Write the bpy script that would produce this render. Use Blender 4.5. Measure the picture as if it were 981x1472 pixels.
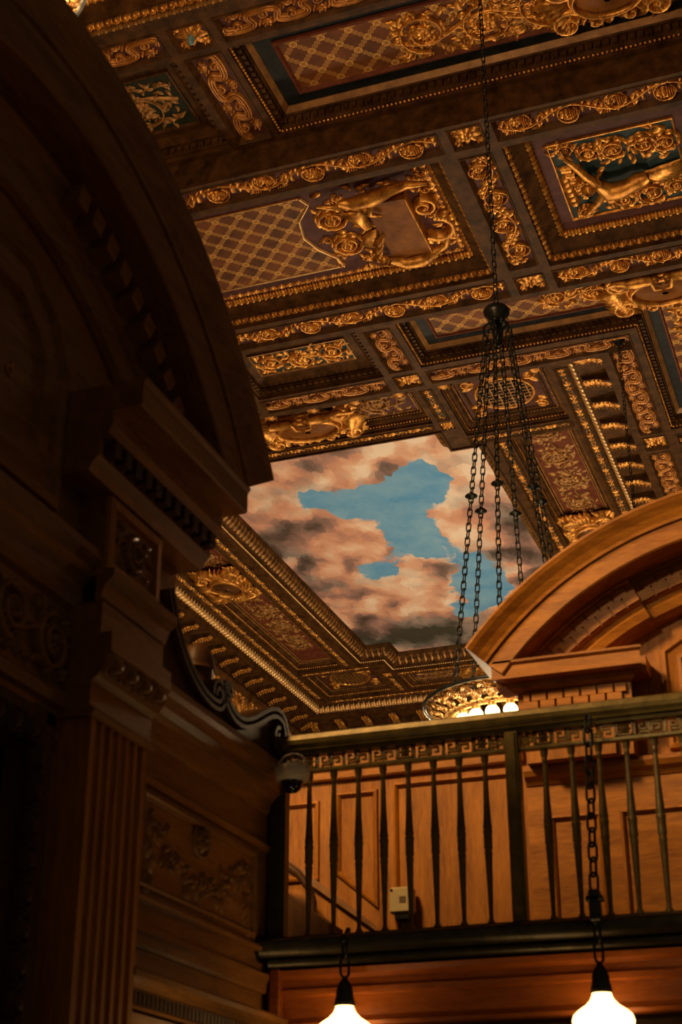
import bpy, math, random
import numpy as np
from math import sin, cos, pi, radians, sqrt, atan2
from mathutils import Vector
random.seed(7)
for o in list(bpy.data.objects): bpy.data.objects.remove(o)
SC = bpy.context.scene
COL = SC.collection

# ------------------------------------------------------------------ camera (eye at the origin, floor at -1.6)
cam = bpy.data.cameras.new('camera'); camo = bpy.data.objects.new('camera', cam); COL.objects.link(camo)
cam.sensor_fit = 'VERTICAL'; cam.sensor_height = 36.0; cam.sensor_width = 24.0
cam.lens = 2180.9 / 1472 * 36.0
camo.location = (0, 0, 0)
camo.rotation_euler = (radians(90 + 25.85), 0, radians(19.97))
cam.clip_start = 0.05; cam.clip_end = 200
cam.dof.use_dof = True; cam.dof.focus_distance = 21.0; cam.dof.aperture_fstop = 2.7
SC.camera = camo

# ------------------------------------------------------------------ world, light, exposure
w = bpy.data.worlds.new('world'); SC.world = w; w.use_nodes = True
bg = w.node_tree.nodes['Background']; bg.inputs[0].default_value = (1.0, 0.76, 0.44, 1); bg.inputs[1].default_value = 0.052
vs = SC.view_settings; vs.view_transform = 'Standard'; vs.look = 'None'; vs.gamma = 1.0; vs.exposure = 0.0; vs.use_curve_mapping = False
def lamp(name, loc, power, col=(1, .72, .42), r=.35):
    l = bpy.data.lights.new(name, 'POINT'); l.energy = power; l.color = col; l.shadow_soft_size = r
    o = bpy.data.objects.new(name, l); COL.objects.link(o); o.location = loc
    return o
def window_light(name, loc, rot, sx, sy, power, col):
    l = bpy.data.lights.new(name, 'AREA'); l.shape = 'RECTANGLE'; l.size = sx; l.size_y = sy; l.energy = power; l.color = col
    o = bpy.data.objects.new(name, l); COL.objects.link(o); o.location = loc; o.rotation_euler = rot
    return o
# unseen hall chandeliers; the last lamp is an added frontal fill behind the viewer
for p, e in (((-2.65, 27.2, 4.2), 1000), ((-8.5, 31.0, 4.2), 900), ((-8.5, 22.5, 4.2), 700), ((-4.6, -2.0, 7.2), 1200)):
    lamp('hall_and_fill_light', p, e)
# counter lamp standing below the frame beside the portal wall
lamp('counter_lamp_light', (-3.0, 6.65, .45), 6, (1, .66, .30), .08)

# ------------------------------------------------------------------ mesh helpers
class R:
    """collects vertices and faces"""
    def __init__(s): s.v = []; s.f = []
    def add(s, V, F):
        n = len(s.v); s.v.extend([tuple(p) for p in V]); s.f.extend([tuple(i + n for i in f) for f in F])
    def join(s, o): s.add(o.v, o.f); return s
    def box(s, x0, x1, y0, y1, z0, z1):
        V = [(x, y, z) for z in (z0, z1) for y in (y0, y1) for x in (x0, x1)]
        s.add(V, [(0, 2, 3, 1), (4, 5, 7, 6), (0, 1, 5, 4), (2, 6, 7, 3), (0, 4, 6, 2), (1, 3, 7, 5)])
    def bbox(s, x0, x1, y0, y1, z0, z1, b=.006):
        """box with chamfered edges"""
        c = [(x0, x1), (y0, y1), (z0, z1)]; V = []
        idx = {}
        for k in (0, 1, 2):
            for sx in (0, 1):
                for sy in (0, 1):
                    for sz in (0, 1):
                        q = [c[0][sx] + (b if sx == 0 else -b), c[1][sy] + (b if sy == 0 else -b), c[2][sz] + (b if sz == 0 else -b)]
                        q[k] = c[k][(sx, sy, sz)[k]]
                        idx[(k, sx, sy, sz)] = len(V); V.append(tuple(q))
        F = []
        for k in (0, 1, 2):
            a, b2 = [i for i in (0, 1, 2) if i != k]
            for e in (0, 1):
                ring = []
                for (p, q) in ((0, 0), (1, 0), (1, 1), (0, 1)):
                    t = [0, 0, 0]; t[k] = e; t[a] = p; t[b2] = q; ring.append(idx[(k, *t)])
                F.append(tuple(ring))
        for k in (0, 1, 2):
            a, b2 = [i for i in (0, 1, 2) if i != k]
            for p in (0, 1):
                for q in (0, 1):
                    t0 = [0, 0, 0]; t1 = [0, 0, 0]; t0[a] = t1[a] = p; t0[b2] = t1[b2] = q; t1[k] = 1
                    F.append((idx[(a, *t0)], idx[(a, *t1)], idx[(b2, *t1)], idx[(b2, *t0)]))
        for sx in (0, 1):
            for sy in (0, 1):
                for sz in (0, 1): F.append(tuple(idx[(k, sx, sy, sz)] for k in (0, 1, 2)))
        s.add(V, F)
    def prism(s, prof, a0, a1, mp):
        """extrude closed 2D profile between a0 and a1; mp(p,q,a)->xyz"""
        n = len(prof)
        V = [mp(p, q, a0) for p, q in prof] + [mp(p, q, a1) for p, q in prof]
        F = [(i, (i + 1) % n, n + (i + 1) % n, n + i) for i in range(n)] + [tuple(range(n)), tuple(range(2 * n - 1, n - 1, -1))]
        s.add(V, F)
    def sweep(s, rings, closed_ring=True, caps=False):
        n = len(rings[0]); V = [p for r in rings for p in r]; F = []
        for i in range(len(rings) - 1):
            for j in range(n if closed_ring else n - 1):
                k = (j + 1) % n
                F.append((i * n + j, i * n + k, (i + 1) * n + k, (i + 1) * n + j))
        if caps: F += [tuple(range(n)), tuple((len(rings) - 1) * n + j for j in range(n - 1, -1, -1))]
        s.add(V, F)
    def lathe(s, prof, c=(0, 0, 0), n=16):
        rings = [[(c[0] + r * cos(2 * pi * j / n), c[1] + r * sin(2 * pi * j / n), c[2] + z) for j in range(n)] for r, z in prof]
        s.sweep(rings, True, True)
    def tube(s, pts, rad, n=8, caps=True):
        P = [Vector(p) for p in pts]; rings = []
        up = Vector((0, 0, 1))
        d0 = (P[1] - P[0]).normalized()
        if abs(d0.dot(up)) > .95: up = Vector((1, 0, 0))
        x = d0.cross(up).normalized()
        for i, p in enumerate(P):
            d = (P[min(i + 1, len(P) - 1)] - P[max(i - 1, 0)]).normalized()
            x = (x - d * x.dot(d)).normalized(); y = d.cross(x)
            r = rad[i] if hasattr(rad, '__len__') else rad
            rings.append([tuple(p + x * (r * cos(2 * pi * j / n)) + y * (r * sin(2 * pi * j / n))) for j in range(n)])
        s.sweep(rings, True, caps)
    def ball(s, c, r, n=10, m=6, sc=(1, 1, 1)):
        rings = []
        for i in range(1, m):
            t = pi * i / m
            rings.append([(c[0] + sc[0] * r * sin(t) * cos(2 * pi * j / n), c[1] + sc[1] * r * sin(t) * sin(2 * pi * j / n), c[2] + sc[2] * r * cos(t)) for j in range(n)])
        s.sweep(rings, True, True)
    # relief drawing: local u, v and height h
    def stroke(s, P, w, h, h0=0.0, caps=True):
        n = len(P); rings = []
        for i in range(n):
            a = P[max(i - 1, 0)]; b = P[min(i + 1, n - 1)]
            dx, dy = b[0] - a[0], b[1] - a[1]; l = math.hypot(dx, dy) or 1e-6
            nx, ny = -dy / l, dx / l
            ww = w[i] if hasattr(w, '__len__') else w; hh = h[i] if hasattr(h, '__len__') else h
            rings.append([(P[i][0] + nx * ww * k, P[i][1] + ny * ww * k, h0 + hh * q) for k, q in ((-1, -.15), (-.68, .72), (0, 1), (.68, .72), (1, -.15))])
        s.sweep(rings, False, False)
        if caps: s.add(rings[0], [(0, 1, 2, 3, 4)]); s.add(rings[-1], [(4, 3, 2, 1, 0)])
    def leaf(s, p, a, L, W, H, h0=0.0, curl=0.0):
        V = []; T = ((0, .35, .5), (.3, .95, 1), (.65, .8, .95), (1, .05, .35))
        for t, ww, hh in T:
            aa = a + curl * t; cx = p[0] + L * t * cos(aa); cy = p[1] + L * t * sin(aa)
            nx, ny = -sin(aa) * W * ww, cos(aa) * W * ww
            V += [(cx - nx, cy - ny, h0), (cx, cy, h0 + H * hh), (cx + nx, cy + ny, h0)]
        F = []
        for i in range(3):
            for j in (0, 1): F.append((3 * i + j, 3 * i + j + 1, 3 * i + 4 + j, 3 * i + 3 + j))
        s.add(V, F)
    def dome(s, p, r, h, h0=0.0, n=6, sy=1.0):
        V = [(p[0] + r * cos(2 * pi * j / n), p[1] + sy * r * sin(2 * pi * j / n), h0) for j in range(n)]
        V += [(p[0] + .66 * r * cos(2 * pi * j / n), p[1] + .66 * sy * r * sin(2 * pi * j / n), h0 + .75 * h) for j in range(n)] + [(p[0], p[1], h0 + h)]
        F = [(j, (j + 1) % n, n + (j + 1) % n, n + j) for j in range(n)] + [(n + j, n + (j + 1) % n, 2 * n) for j in range(n)]
        s.add(V, F)
    def flower(s, p, r, n, h, a0=0.0, wf=.42):
        for k in range(n): s.leaf(p, a0 + 2 * pi * k / n, r, r * wf, h)
        s.dome(p, r * .28, h * 1.5)
    def spiral(s, c, r0, r1, turns, a0, w0, w1, h, sgn=1, n=None, h0=0.0):
        n = n or max(8, int(abs(turns) * 14))
        P = []; W = []
        for i in range(n + 1):
            t = i / n; r = r0 + (r1 - r0) * t; a = a0 + sgn * 2 * pi * turns * t
            P.append((c[0] + r * cos(a), c[1] + r * sin(a))); W.append(w0 + (w1 - w0) * t)
        s.stroke(P, W, h, h0)
    def arr(s): return np.array(s.v, dtype=float)

MESH_COUNT = 0
def build(name, r, mat, parent=None, smooth=False, loc=(0, 0, 0), rot=(0, 0, 0), label=None, kind=None):
    me = bpy.data.meshes.new(name)
    me.from_pydata(r.v, [], r.f); me.validate(clean_customdata=False)
    if smooth: me.polygons.foreach_set('use_smooth', [True] * len(me.polygons))
    me.materials.append(mat)
    o = bpy.data.objects.new(name, me); COL.objects.link(o)
    o.location = loc; o.rotation_euler = rot
    if parent is not None: o.parent = parent
    if name in ('egg_and_dart', 'bead_moulding', 'dentil_course', 'leaf_moulding', 'palmette_moulding', 'dentils', 'carved_edge'): kind = 'stuff'
    if label: o['label'] = label
    if kind: o['kind'] = kind
    return o
def copy_obj(o, parent=None, loc=None, rot=None):
    c = o.copy(); COL.objects.link(c)
    if parent is not None: c.parent = parent
    if loc is not None: c.location = loc
    if rot is not None: c.rotation_euler = rot
    return c
def copy_tree(o, parent=None):
    c = o.copy(); COL.objects.link(c); c.parent = parent
    for ch in list(o.children): copy_tree(ch, c)
    return c
def empty(name, loc, label=None, cat=None, group=None):
    e = bpy.data.objects.new(name, None); COL.objects.link(e); e.location = loc; e.empty_display_size = .1
    return tag(e, label, cat, group)
def tag(e, label=None, cat=None, group=None):
    if label: e['label'] = label
    if cat: e['category'] = cat
    if group: e['group'] = group
    return e

def place(dst, tile, origin, eu, ev, eh, n=1, pitch=0.0, su=1.0, sv=1.0):
    """repeat a relief tile n times along eu"""
    A = tile.arr(); eu = np.array(eu, float); ev = np.array(ev, float); eh = np.array(eh, float); o = np.array(origin, float)
    base = o + np.outer(A[:, 0] * su, eu) + np.outer(A[:, 1] * sv, ev) + np.outer(A[:, 2], eh)
    nv = len(A)
    for i in range(n):
        k = len(dst.v)
        dst.v.extend(map(tuple, (base + eu * (pitch * i)).tolist()))
        dst.f.extend([tuple(q + k for q in f) for f in tile.f])

# ------------------------------------------------------------------ procedural materials
def mat_new(name):
    m = bpy.data.materials.new(name); m.use_nodes = True
    nt = m.node_tree; b = nt.nodes['Principled BSDF']
    return m, nt, b
def N(nt, typ, **kw):
    n = nt.nodes.new(typ)
    for k, v in kw.items(): setattr(n, k, v)
    return n
def mottled(name, c1, c2, rough=.5, metal=0.0, scale=6.0, bump=.0, bscale=60.0, stretch=(1, 1, 1), spec=.5, c3=None):
    m, nt, b = mat_new(name); L = nt.links.new
    tc = N(nt, 'ShaderNodeTexCoord'); mp = N(nt, 'ShaderNodeMapping'); mp.inputs['Scale'].default_value = stretch
    L(tc.outputs['Object'], mp.inputs['Vector'])
    nz = N(nt, 'ShaderNodeTexNoise'); nz.inputs['Scale'].default_value = scale; nz.inputs['Detail'].default_value = 5; nz.inputs['Roughness'].default_value = .62
    L(mp.outputs['Vector'], nz.inputs['Vector'])
    cr = N(nt, 'ShaderNodeValToRGB'); cr.color_ramp.elements[0].position = .33; cr.color_ramp.elements[1].position = .68
    cr.color_ramp.elements[0].color = (*c1, 1); cr.color_ramp.elements[1].color = (*c2, 1)
    if c3:
        e = cr.color_ramp.elements.new(.5); e.color = (*c3, 1)
    L(nz.outputs['Fac'], cr.inputs['Fac']); L(cr.outputs['Color'], b.inputs['Base Color'])
    b.inputs['Roughness'].default_value = rough; b.inputs['Metallic'].default_value = metal
    b.inputs['Specular IOR Level'].default_value = spec
    if bump:
        n2 = N(nt, 'ShaderNodeTexNoise'); n2.inputs['Scale'].default_value = bscale; n2.inputs['Detail'].default_value = 3
        L(mp.outputs['Vector'], n2.inputs['Vector'])
        bp = N(nt, 'ShaderNodeBump'); bp.inputs['Strength'].default_value = bump; bp.inputs['Distance'].default_value = .02
        L(n2.outputs['Fac'], bp.inputs['Height']); L(bp.outputs['Normal'], b.inputs['Normal'])
    return m
def oak(name, c1, c2, rough=.42, axis='z', scale=3.0, bump=.12):
    st = {'x': (.12, 1, 1), 'y': (1, .12, 1), 'z': (1, 1, .12)}[axis]
    m, nt, b = mat_new(name); L = nt.links.new
    tc = N(nt, 'ShaderNodeTexCoord'); mp = N(nt, 'ShaderNodeMapping'); mp.inputs['Scale'].default_value = st
    L(tc.outputs['Object'], mp.inputs['Vector'])
    n0 = N(nt, 'ShaderNodeTexNoise'); n0.inputs['Scale'].default_value = scale * 5; n0.inputs['Detail'].default_value = 6; n0.inputs['Roughness'].default_value = .65; n0.inputs['Distortion'].default_value = .6
    n1 = N(nt, 'ShaderNodeTexNoise'); n1.inputs['Scale'].default_value = scale * 45; n1.inputs['Detail'].default_value = 2
    L(mp.outputs['Vector'], n0.inputs['Vector']); L(mp.outputs['Vector'], n1.inputs['Vector'])
    mx = N(nt, 'ShaderNodeMath', operation='MULTIPLY_ADD'); mx.inputs[1].default_value = .45
    L(n1.outputs['Fac'], mx.inputs[0]); L(n0.outputs['Fac'], mx.inputs[2])
    cr = N(nt, 'ShaderNodeValToRGB'); cr.color_ramp.elements[0].position = .5; cr.color_ramp.elements[1].position = .95
    cr.color_ramp.elements[0].color = (*c1, 1); cr.color_ramp.elements[1].color = (*c2, 1)
    L(mx.outputs[0], cr.inputs['Fac']); L(cr.outputs['Color'], b.inputs['Base Color'])
    b.inputs['Roughness'].default_value = rough; b.inputs['Specular IOR Level'].default_value = .3
    bp = N(nt, 'ShaderNodeBump'); bp.inputs['Strength'].default_value = bump; bp.inputs['Distance'].default_value = .01
    L(mx.outputs[0], bp.inputs['Height']); L(bp.outputs['Normal'], b.inputs['Normal'])
    return m

M = {}
M['soffit'] = mottled('ceiling_walnut', (.028, .012, .0035), (.100, .044, .0130), .48, 0, 5, .25, 45, (1, 1, 1), spec=.09)
M['gold'] = mottled('aged_gilding', (.26, .10, .018), (.84, .43, .085), .33, .6, 9, .25, 70, c3=(.56, .25, .045))
M['gold_dark'] = mottled('worn_gilding', (.16, .075, .022), (.48, .24, .065), .4, .45, 10, .25, 80)
M['gold_light'] = mottled('bright_gilding', (.62, .34, .12), (.95, .66, .30), .3, .5, 10, .2, 80)
M['bronze'] = mottled('bronze_scroll', (.22, .080, .016), (.56, .24, .045), .36, .4, 9, .2, 80)
M['blue'] = mottled('teal_ground', (.010, .026, .034), (.028, .058, .066), .5, 0, 12, spec=.09)
M['navy'] = mottled('navy_band', (.007, .009, .011), (.020, .025, .029), .45, 0, 7, .2, 50, spec=.09)
M['purple'] = mottled('plum_ground', (.058, .022, .022), (.105, .042, .040), .5, 0, 6, spec=.09)
M['red'] = mottled('oxblood_ground', (.085, .022, .014), (.17, .050, .024), .5, 0, 8, spec=.09)
M['green'] = mottled('dark_green_ground', (.010, .015, .010), (.026, .032, .020), .5, 0, 8, spec=.09)
M['shield'] = mottled('copper_shield', (.12, .042, .009), (.27, .10, .020), .45, .0, 3.5, .1, 20, spec=.09)
M['shield_dark'] = mottled('umber_shield', (.06, .026, .010), (.15, .062, .020), .3, .2, 3.5, .1, 20, spec=.09)
M['yellow'] = mottled('yellow_fillet', (.17, .075, .022), (.34, .165, .05), .4, .1, 6)
M['iron'] = mottled('black_iron', (.008, .009, .008), (.022, .024, .020), .32, .5, 14, .1, 60)
M['rim'] = mottled('dark_steel', (.04, .045, .05), (.10, .11, .12), .3, .7, 12)
M['plaster'] = mottled('wall_stone', (.08, .045, .02), (.14, .08, .036), .7, 0, 3)
M['floor'] = mottled('floor_tile', (.07, .04, .025), (.12, .07, .04), .5, 0, 2)
def diamond_material():
    m, nt, b = mat_new('gilt_diaper'); L = nt.links.new
    def mth(op, a, c=None, d=None):
        n = N(nt, 'ShaderNodeMath', operation=op)
        for i, x in enumerate((a, c, d)):
            if x is None: continue
            if isinstance(x, (int, float)): n.inputs[i].default_value = x
            else: L(x, n.inputs[i])
        return n.outputs[0]
    tc = N(nt, 'ShaderNodeTexCoord'); sp = N(nt, 'ShaderNodeSeparateXYZ'); L(tc.outputs['Object'], sp.inputs[0])
    X = mth('MULTIPLY', sp.outputs[0], 2.9); Y = mth('MULTIPLY', sp.outputs[1], 2.9)
    U = mth('ADD', X, Y); V = mth('SUBTRACT', X, Y)
    # scalloped lattice lines
    wu = mth('MULTIPLY', mth('SINE', mth('MULTIPLY', V, 4 * pi)), .085); wv = mth('MULTIPLY', mth('SINE', mth('MULTIPLY', U, 4 * pi)), .085)
    def dist(t): return mth('ABSOLUTE', mth('SUBTRACT', mth('FRACT', t), .5))
    au = mth('ABSOLUTE', wu); av = mth('ABSOLUTE', wv)
    du = mth('SUBTRACT', dist(U), au); dv = mth('SUBTRACT', dist(V), av)
    ln = mth('MINIMUM', mth('ABSOLUTE', mth('SUBTRACT', mth('ABSOLUTE', du), .040)), mth('ABSOLUTE', mth('SUBTRACT', mth('ABSOLUTE', dv), .040)))
    line = mth('LESS_THAN', ln, .0105)
    # little quatrefoils at the crossings
    r = mth('SQRT', mth('ADD', mth('MULTIPLY', dist(U), dist(U)), mth('MULTIPLY', dist(V), dist(V))))
    ring = mth('LESS_THAN', mth('ABSOLUTE', mth('SUBTRACT', r, .17)), .013)
    g = mth('MAXIMUM', line, ring)
    nz = N(nt, 'ShaderNodeTexNoise'); nz.inputs['Scale'].default_value = 2.5; nz.inputs['Detail'].default_value = 4; L(tc.outputs['Object'], nz.inputs['Vector'])
    cr = N(nt, 'ShaderNodeValToRGB'); cr.color_ramp.elements[0].position = .3; cr.color_ramp.elements[1].position = .7
    cr.color_ramp.elements[0].color = (.062, .019, .004, 1); cr.color_ramp.elements[1].color = (.19, .058, .011, 1); L(nz.outputs['Fac'], cr.inputs['Fac'])
    mx = N(nt, 'ShaderNodeMix', data_type='RGBA'); L(g, mx.inputs['Factor']); L(cr.outputs['Color'], mx.inputs[6]); mx.inputs[7].default_value = (.66, .36, .085, 1)
    L(mx.outputs[2], b.inputs['Base Color']); b.inputs['Roughness'].default_value = .5; b.inputs['Specular IOR Level'].default_value = .15
    L(mth('MULTIPLY', g, .4), b.inputs['Metallic'])
    return m
M['diamond'] = diamond_material()

# ------------------------------------------------------------------ painted sky of the ceiling mural
def mural_material():
    m, nt, b = mat_new('painted_sky'); L = nt.links.new
    def mth(op, a, c=None, d=None, clamp=False):
        n = N(nt, 'ShaderNodeMath', operation=op); n.use_clamp = clamp
        for i, x in enumerate((a, c, d)):
            if x is None: continue
            if isinstance(x, (int, float)): n.inputs[i].default_value = x
            else: L(x, n.inputs[i])
        return n.outputs[0]
    tc = N(nt, 'ShaderNodeTexCoord')
    # brush dabs: every cell of a stretched Voronoi takes one colour
    mp = N(nt, 'ShaderNodeMapping'); mp.inputs['Scale'].default_value = (1.0, .55, 1); L(tc.outputs['Object'], mp.inputs['Vector'])
    wn = N(nt, 'ShaderNodeTexNoise'); wn.inputs['Scale'].default_value = 2.2; wn.inputs['Detail'].default_value = 3; L(mp.outputs['Vector'], wn.inputs['Vector'])
    wa = N(nt, 'ShaderNodeVectorMath', operation='MULTIPLY_ADD'); L(wn.outputs['Color'], wa.inputs[0]); wa.inputs[1].default_value = (.45, .45, 0); L(mp.outputs['Vector'], wa.inputs[2])
    vo = N(nt, 'ShaderNodeTexVoronoi'); vo.inputs['Scale'].default_value = 8.5; L(wa.outputs[0], vo.inputs['Vector'])
    un = N(nt, 'ShaderNodeMapping'); un.inputs['Scale'].default_value = (1.0, 1 / .55, 1); L(vo.outputs['Position'], un.inputs['Vector'])
    mixv = N(nt, 'ShaderNodeMix', data_type='VECTOR'); mixv.inputs['Factor'].default_value = .45
    wb = N(nt, 'ShaderNodeVectorMath', operation='MULTIPLY_ADD'); L(wn.outputs['Color'], wb.inputs[0]); wb.inputs[1].default_value = (.35, .6, 0); L(tc.outputs['Object'], wb.inputs[2])
    L(wb.outputs[0], mixv.inputs[4]); L(un.outputs[0], mixv.inputs[5])
    P = mixv.outputs[1]
    sp = N(nt, 'ShaderNodeSeparateXYZ'); L(P, sp.inputs[0]); X, Y = sp.outputs[0], sp.outputs[1]
    def blob(x, y, rx, ry, k=1.0):
        dx = mth('DIVIDE', mth('SUBTRACT', X, x), rx); dy = mth('DIVIDE', mth('SUBTRACT', Y, y), ry)
        d = mth('ADD', mth('MULTIPLY', dx, dx), mth('MULTIPLY', dy, dy))
        return mth('MULTIPLY', mth('POWER', 2.718, mth('MULTIPLY', d, -1.0)), k)
    def total(L_):
        t = None
        for a in L_:
            v = blob(*a); t = v if t is None else mth('ADD', t, v)
        return t
    def noise(scale, detail=5, off=(0, 0, 0), rough=.6):
        q = N(nt, 'ShaderNodeMapping'); q.inputs['Location'].default_value = off; L(P, q.inputs['Vector'])
        n = N(nt, 'ShaderNodeTexNoise'); n.inputs['Scale'].default_value = scale; n.inputs['Detail'].default_value = detail; n.inputs['Roughness'].default_value = rough
        L(q.outputs[0], n.inputs['Vector']); return n.outputs['Fac']
    blue = total([(-8.4, 25.5, 1.15, .75, 1.15), (-7.4, 25.2, .85, .75, 1.2), (-8.1, 27.2, .75, 1.3, 1.2), (-6.95, 24.4, .5, .75, 1.1), (-9.1, 28.5, .5, .6, .95),
                  (-7.25, 30.0, .60, 1.8, 1.2), (-9.3, 24.9, .5, .4, .9), (-8.0, 31.3, .5, .6, .95), (-9.1, 23.1, .6, .45, .55), (-7.9, 23.6, .6, .4, .35)])
    def puff(off):
        q = N(nt, 'ShaderNodeMapping'); q.inputs['Location'].default_value = off; q.inputs['Scale'].default_value = (1, .72, 1); L(P, q.inputs['Vector'])
        v = N(nt, 'ShaderNodeTexVoronoi', feature='SMOOTH_F1'); v.inputs['Scale'].default_value = .85; v.inputs['Smoothness'].default_value = .35; v.inputs['Detail'].default_value = 1.6; v.inputs['Roughness'].default_value = .45; L(q.outputs[0], v.inputs['Vector'])
        return v.outputs['Distance']
    puff0 = puff((3, 7, 0))
    n1 = mth('ADD', noise(.75, 7, (0, 0, 0), .68), mth('MULTIPLY', mth('SUBTRACT', puff0, .45), -.28))
    f = mth('ADD', blue, mth('MULTIPLY', mth('SUBTRACT', n1, .5), 1.9))
    r = N(nt, 'ShaderNodeMapRange'); r.interpolation_type = 'SMOOTHSTEP'; r.inputs[1].default_value = .47; r.inputs[2].default_value = .60; L(f, r.inputs[0])
    # light and shade side of the painted clouds
    na = puff((3, 7, 0)); nb = puff((3.10, 7.34, 0))
    sh = mth('MULTIPLY', mth('SUBTRACT', nb, na), 1.05)
    darkf = total([(-10.9, 25.6, .75, 1.0, .42), (-10.9, 28.2, .85, 1.3, .42), (-9.6, 32.6, 1.9, .9, .75), (-5.9, 28.6, .65, 2.4, .45), (-10.2, 30.8, .6, .8, .25), (-8.3, 23.0, 1.2, .5, .10)])
    lightf = total([(-6.3, 23.9, .8, 1.6, .30), (-7.0, 27.2, .7, 1.0, .32), (-8.7, 29.2, .9, .9, .25), (-9.1, 27.0, .8, .5, .20), (-10.0, 24.3, .7, .5, .18), (-7.8, 31.8, .8, .5, .2)])
    tone = mth('ADD', mth('SUBTRACT', mth('ADD', mth('ADD', .63, sh), lightf), darkf), mth('MULTIPLY', mth('SUBTRACT', noise(1.6, 5, (9, 1, 0)), .5), .75))
    cr = N(nt, 'ShaderNodeValToRGB'); L(tone, cr.inputs['Fac']); el = cr.color_ramp.elements
    el[0].position = .05; el[0].color = (.085, .064, .060, 1); el[1].position = 1.0; el[1].color = (.95, .84, .76, 1)
    for p_, c in ((.25, (.21, .145, .14)), (.42, (.40, .245, .23)), (.58, (.68, .37, .28)), (.76, (.82, .54, .42))):
        e = el.new(p_); e.color = (*c, 1)
    # cool greys and greens dabbed into the clouds
    gmix = N(nt, 'ShaderNodeMix', data_type='RGBA'); L(cr.outputs['Color'], gmix.inputs[6])
    g1 = N(nt, 'ShaderNodeMapRange'); g1.inputs[1].default_value = .52; g1.inputs[2].default_value = .66; g1.inputs[4].default_value = .6
    L(mth('ADD', noise(.9, 3, (21, 4, 0)), total([(-8.2, 23.0, 1.6, .7, .12), (-9.4, 32.6, 1.8, .8, .25)])), g1.inputs[0])
    cg = N(nt, 'ShaderNodeValToRGB'); L(tone, cg.inputs['Fac']); cg.color_ramp.elements[0].color = (.045, .060, .042, 1); cg.color_ramp.elements[1].color = (.56, .60, .64, 1)
    L(g1.outputs[0], gmix.inputs['Factor']); L(cg.outputs['Color'], gmix.inputs[7])
    cb = N(nt, 'ShaderNodeValToRGB'); L(noise(1.3, 4, (5, 15, 0)), cb.inputs['Fac']); e = cb.color_ramp.elements
    e[0].position = .3; e[0].color = (.10, .36, .78, 1); e[1].position = .75; e[1].color = (.26, .54, .86, 1)
    mx = N(nt, 'ShaderNodeMix', data_type='RGBA'); L(r.outputs[0], mx.inputs['Factor']); L(gmix.outputs[2], mx.inputs[6]); L(cb.outputs['Color'], mx.inputs[7])
    L(mx.outputs[2], b.inputs['Base Color']); b.inputs['Roughness'].default_value = .75; b.inputs['Specular IOR Level'].default_value = .2
    return m
M['sky'] = mural_material()

# ------------------------------------------------------------------ ornament tiles (u along, v across, h towards the viewer)
def t_guilloche(W=.36, Lp=.62):
    r = R(); b = W * .30; a = Lp / (2 * pi) * .80; n = 40
    C = [(Lp * t / (2 * pi) - a * sin(2 * t), b * sin(t)) for t in [2 * pi * i / n for i in range(n + 1)]]
    def off(d):
        Q = []
        for i in range(n + 1):
            p = C[max(i - 1, 0)]; q = C[min(i + 1, n)]; dx, dy = q[0] - p[0], q[1] - p[1]; l = math.hypot(dx, dy)
            Q.append((C[i][0] - dy / l * d, C[i][1] + dx / l * d))
        return Q
    for d, w_, h in ((-.030, .015, .050), (0, .017, .062), (.030, .015, .050)): r.stroke(off(d), w_, h, 0, False)
    r.stroke(C, .048, .03, 0, False)
    for s, u in ((1, Lp * .25), (-1, Lp * .75)):
        r.spiral((u, s * b * .42), b * .62, b * .12, 1.35, s * pi * .5, .017, .012, .055)
        r.dome((u, s * b * .42), b * .2, .065)
        for k, (du, dv) in enumerate(((-.085, -.10), (-.03, -.135), (.03, -.135), (.085, -.10), (0, -.095), (-.06, -.06), (.06, -.06))):
            r.dome((u + du, s * dv), .021, .045, n=5)
        r.leaf((u, -s * .05), -s * pi / 2, .11, .03, .045); r.leaf((u, -s * .06), -s * pi / 2 - .8, .10, .025, .04); r.leaf((u, -s * .06), -s * pi / 2 + .8, .10, .025, .04)
    return r
def t_grape(W=.40, Lp=1.24):
    r = R(); rnd = random.Random(3)
    S = [(Lp * i / 48, .115 * sin(2 * pi * i / 48 + pi / 2 * 0)) for i in range(49)]
    r.stroke(S, .016, .045, 0, False)
    for s, u in ((1, Lp * .25), (-1, Lp * .75)):
        c = (u, -s * .028)
        r.spiral(c, .150, .128, .92, s * pi * .45, .013, .010, .055, s)
        r.spiral(c, .10, .05, .7, s * pi * .9, .012, .008, .05, s)
        gx, gy = u + .055, -s * .03
        for i in range(5):
            for j in range(5 - i):
                r.dome((gx + (i - 1) * .028, gy + (j - (4 - i) / 2) * .030), .0165, .06, .02, n=5)
        r.flower((u - .055, -s * .035), .085, 5, .075, rnd.random(), .5)
        for k in range(5):
            a = rnd.uniform(0, 2 * pi); r.leaf((u + .17 * cos(a) * .5, .12 * sin(a)), a, .09, .028, .05, 0, rnd.uniform(-.8, .8))
        # acanthus husks along the stem
        for k, t in enumerate((-.27, -.2, .2, .27)):
            uu = u + t; vv = .115 * sin(2 * pi * uu / Lp)
            r.leaf((uu, vv), s * (1.2 if k % 2 else -1.9) + .3, .13, .036, .06, 0, s * .7); r.leaf((uu, vv), s * (-1.0 if k % 2 else 1.6), .11, .03, .05, 0, -s * .6)
        for k in range(4): r.dome((u - .2 + k * .03, s * .145), .016, .045, n=5); r.dome((u + .12 + k * .028, s * .150), .014, .04, n=5)
    return r
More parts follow.
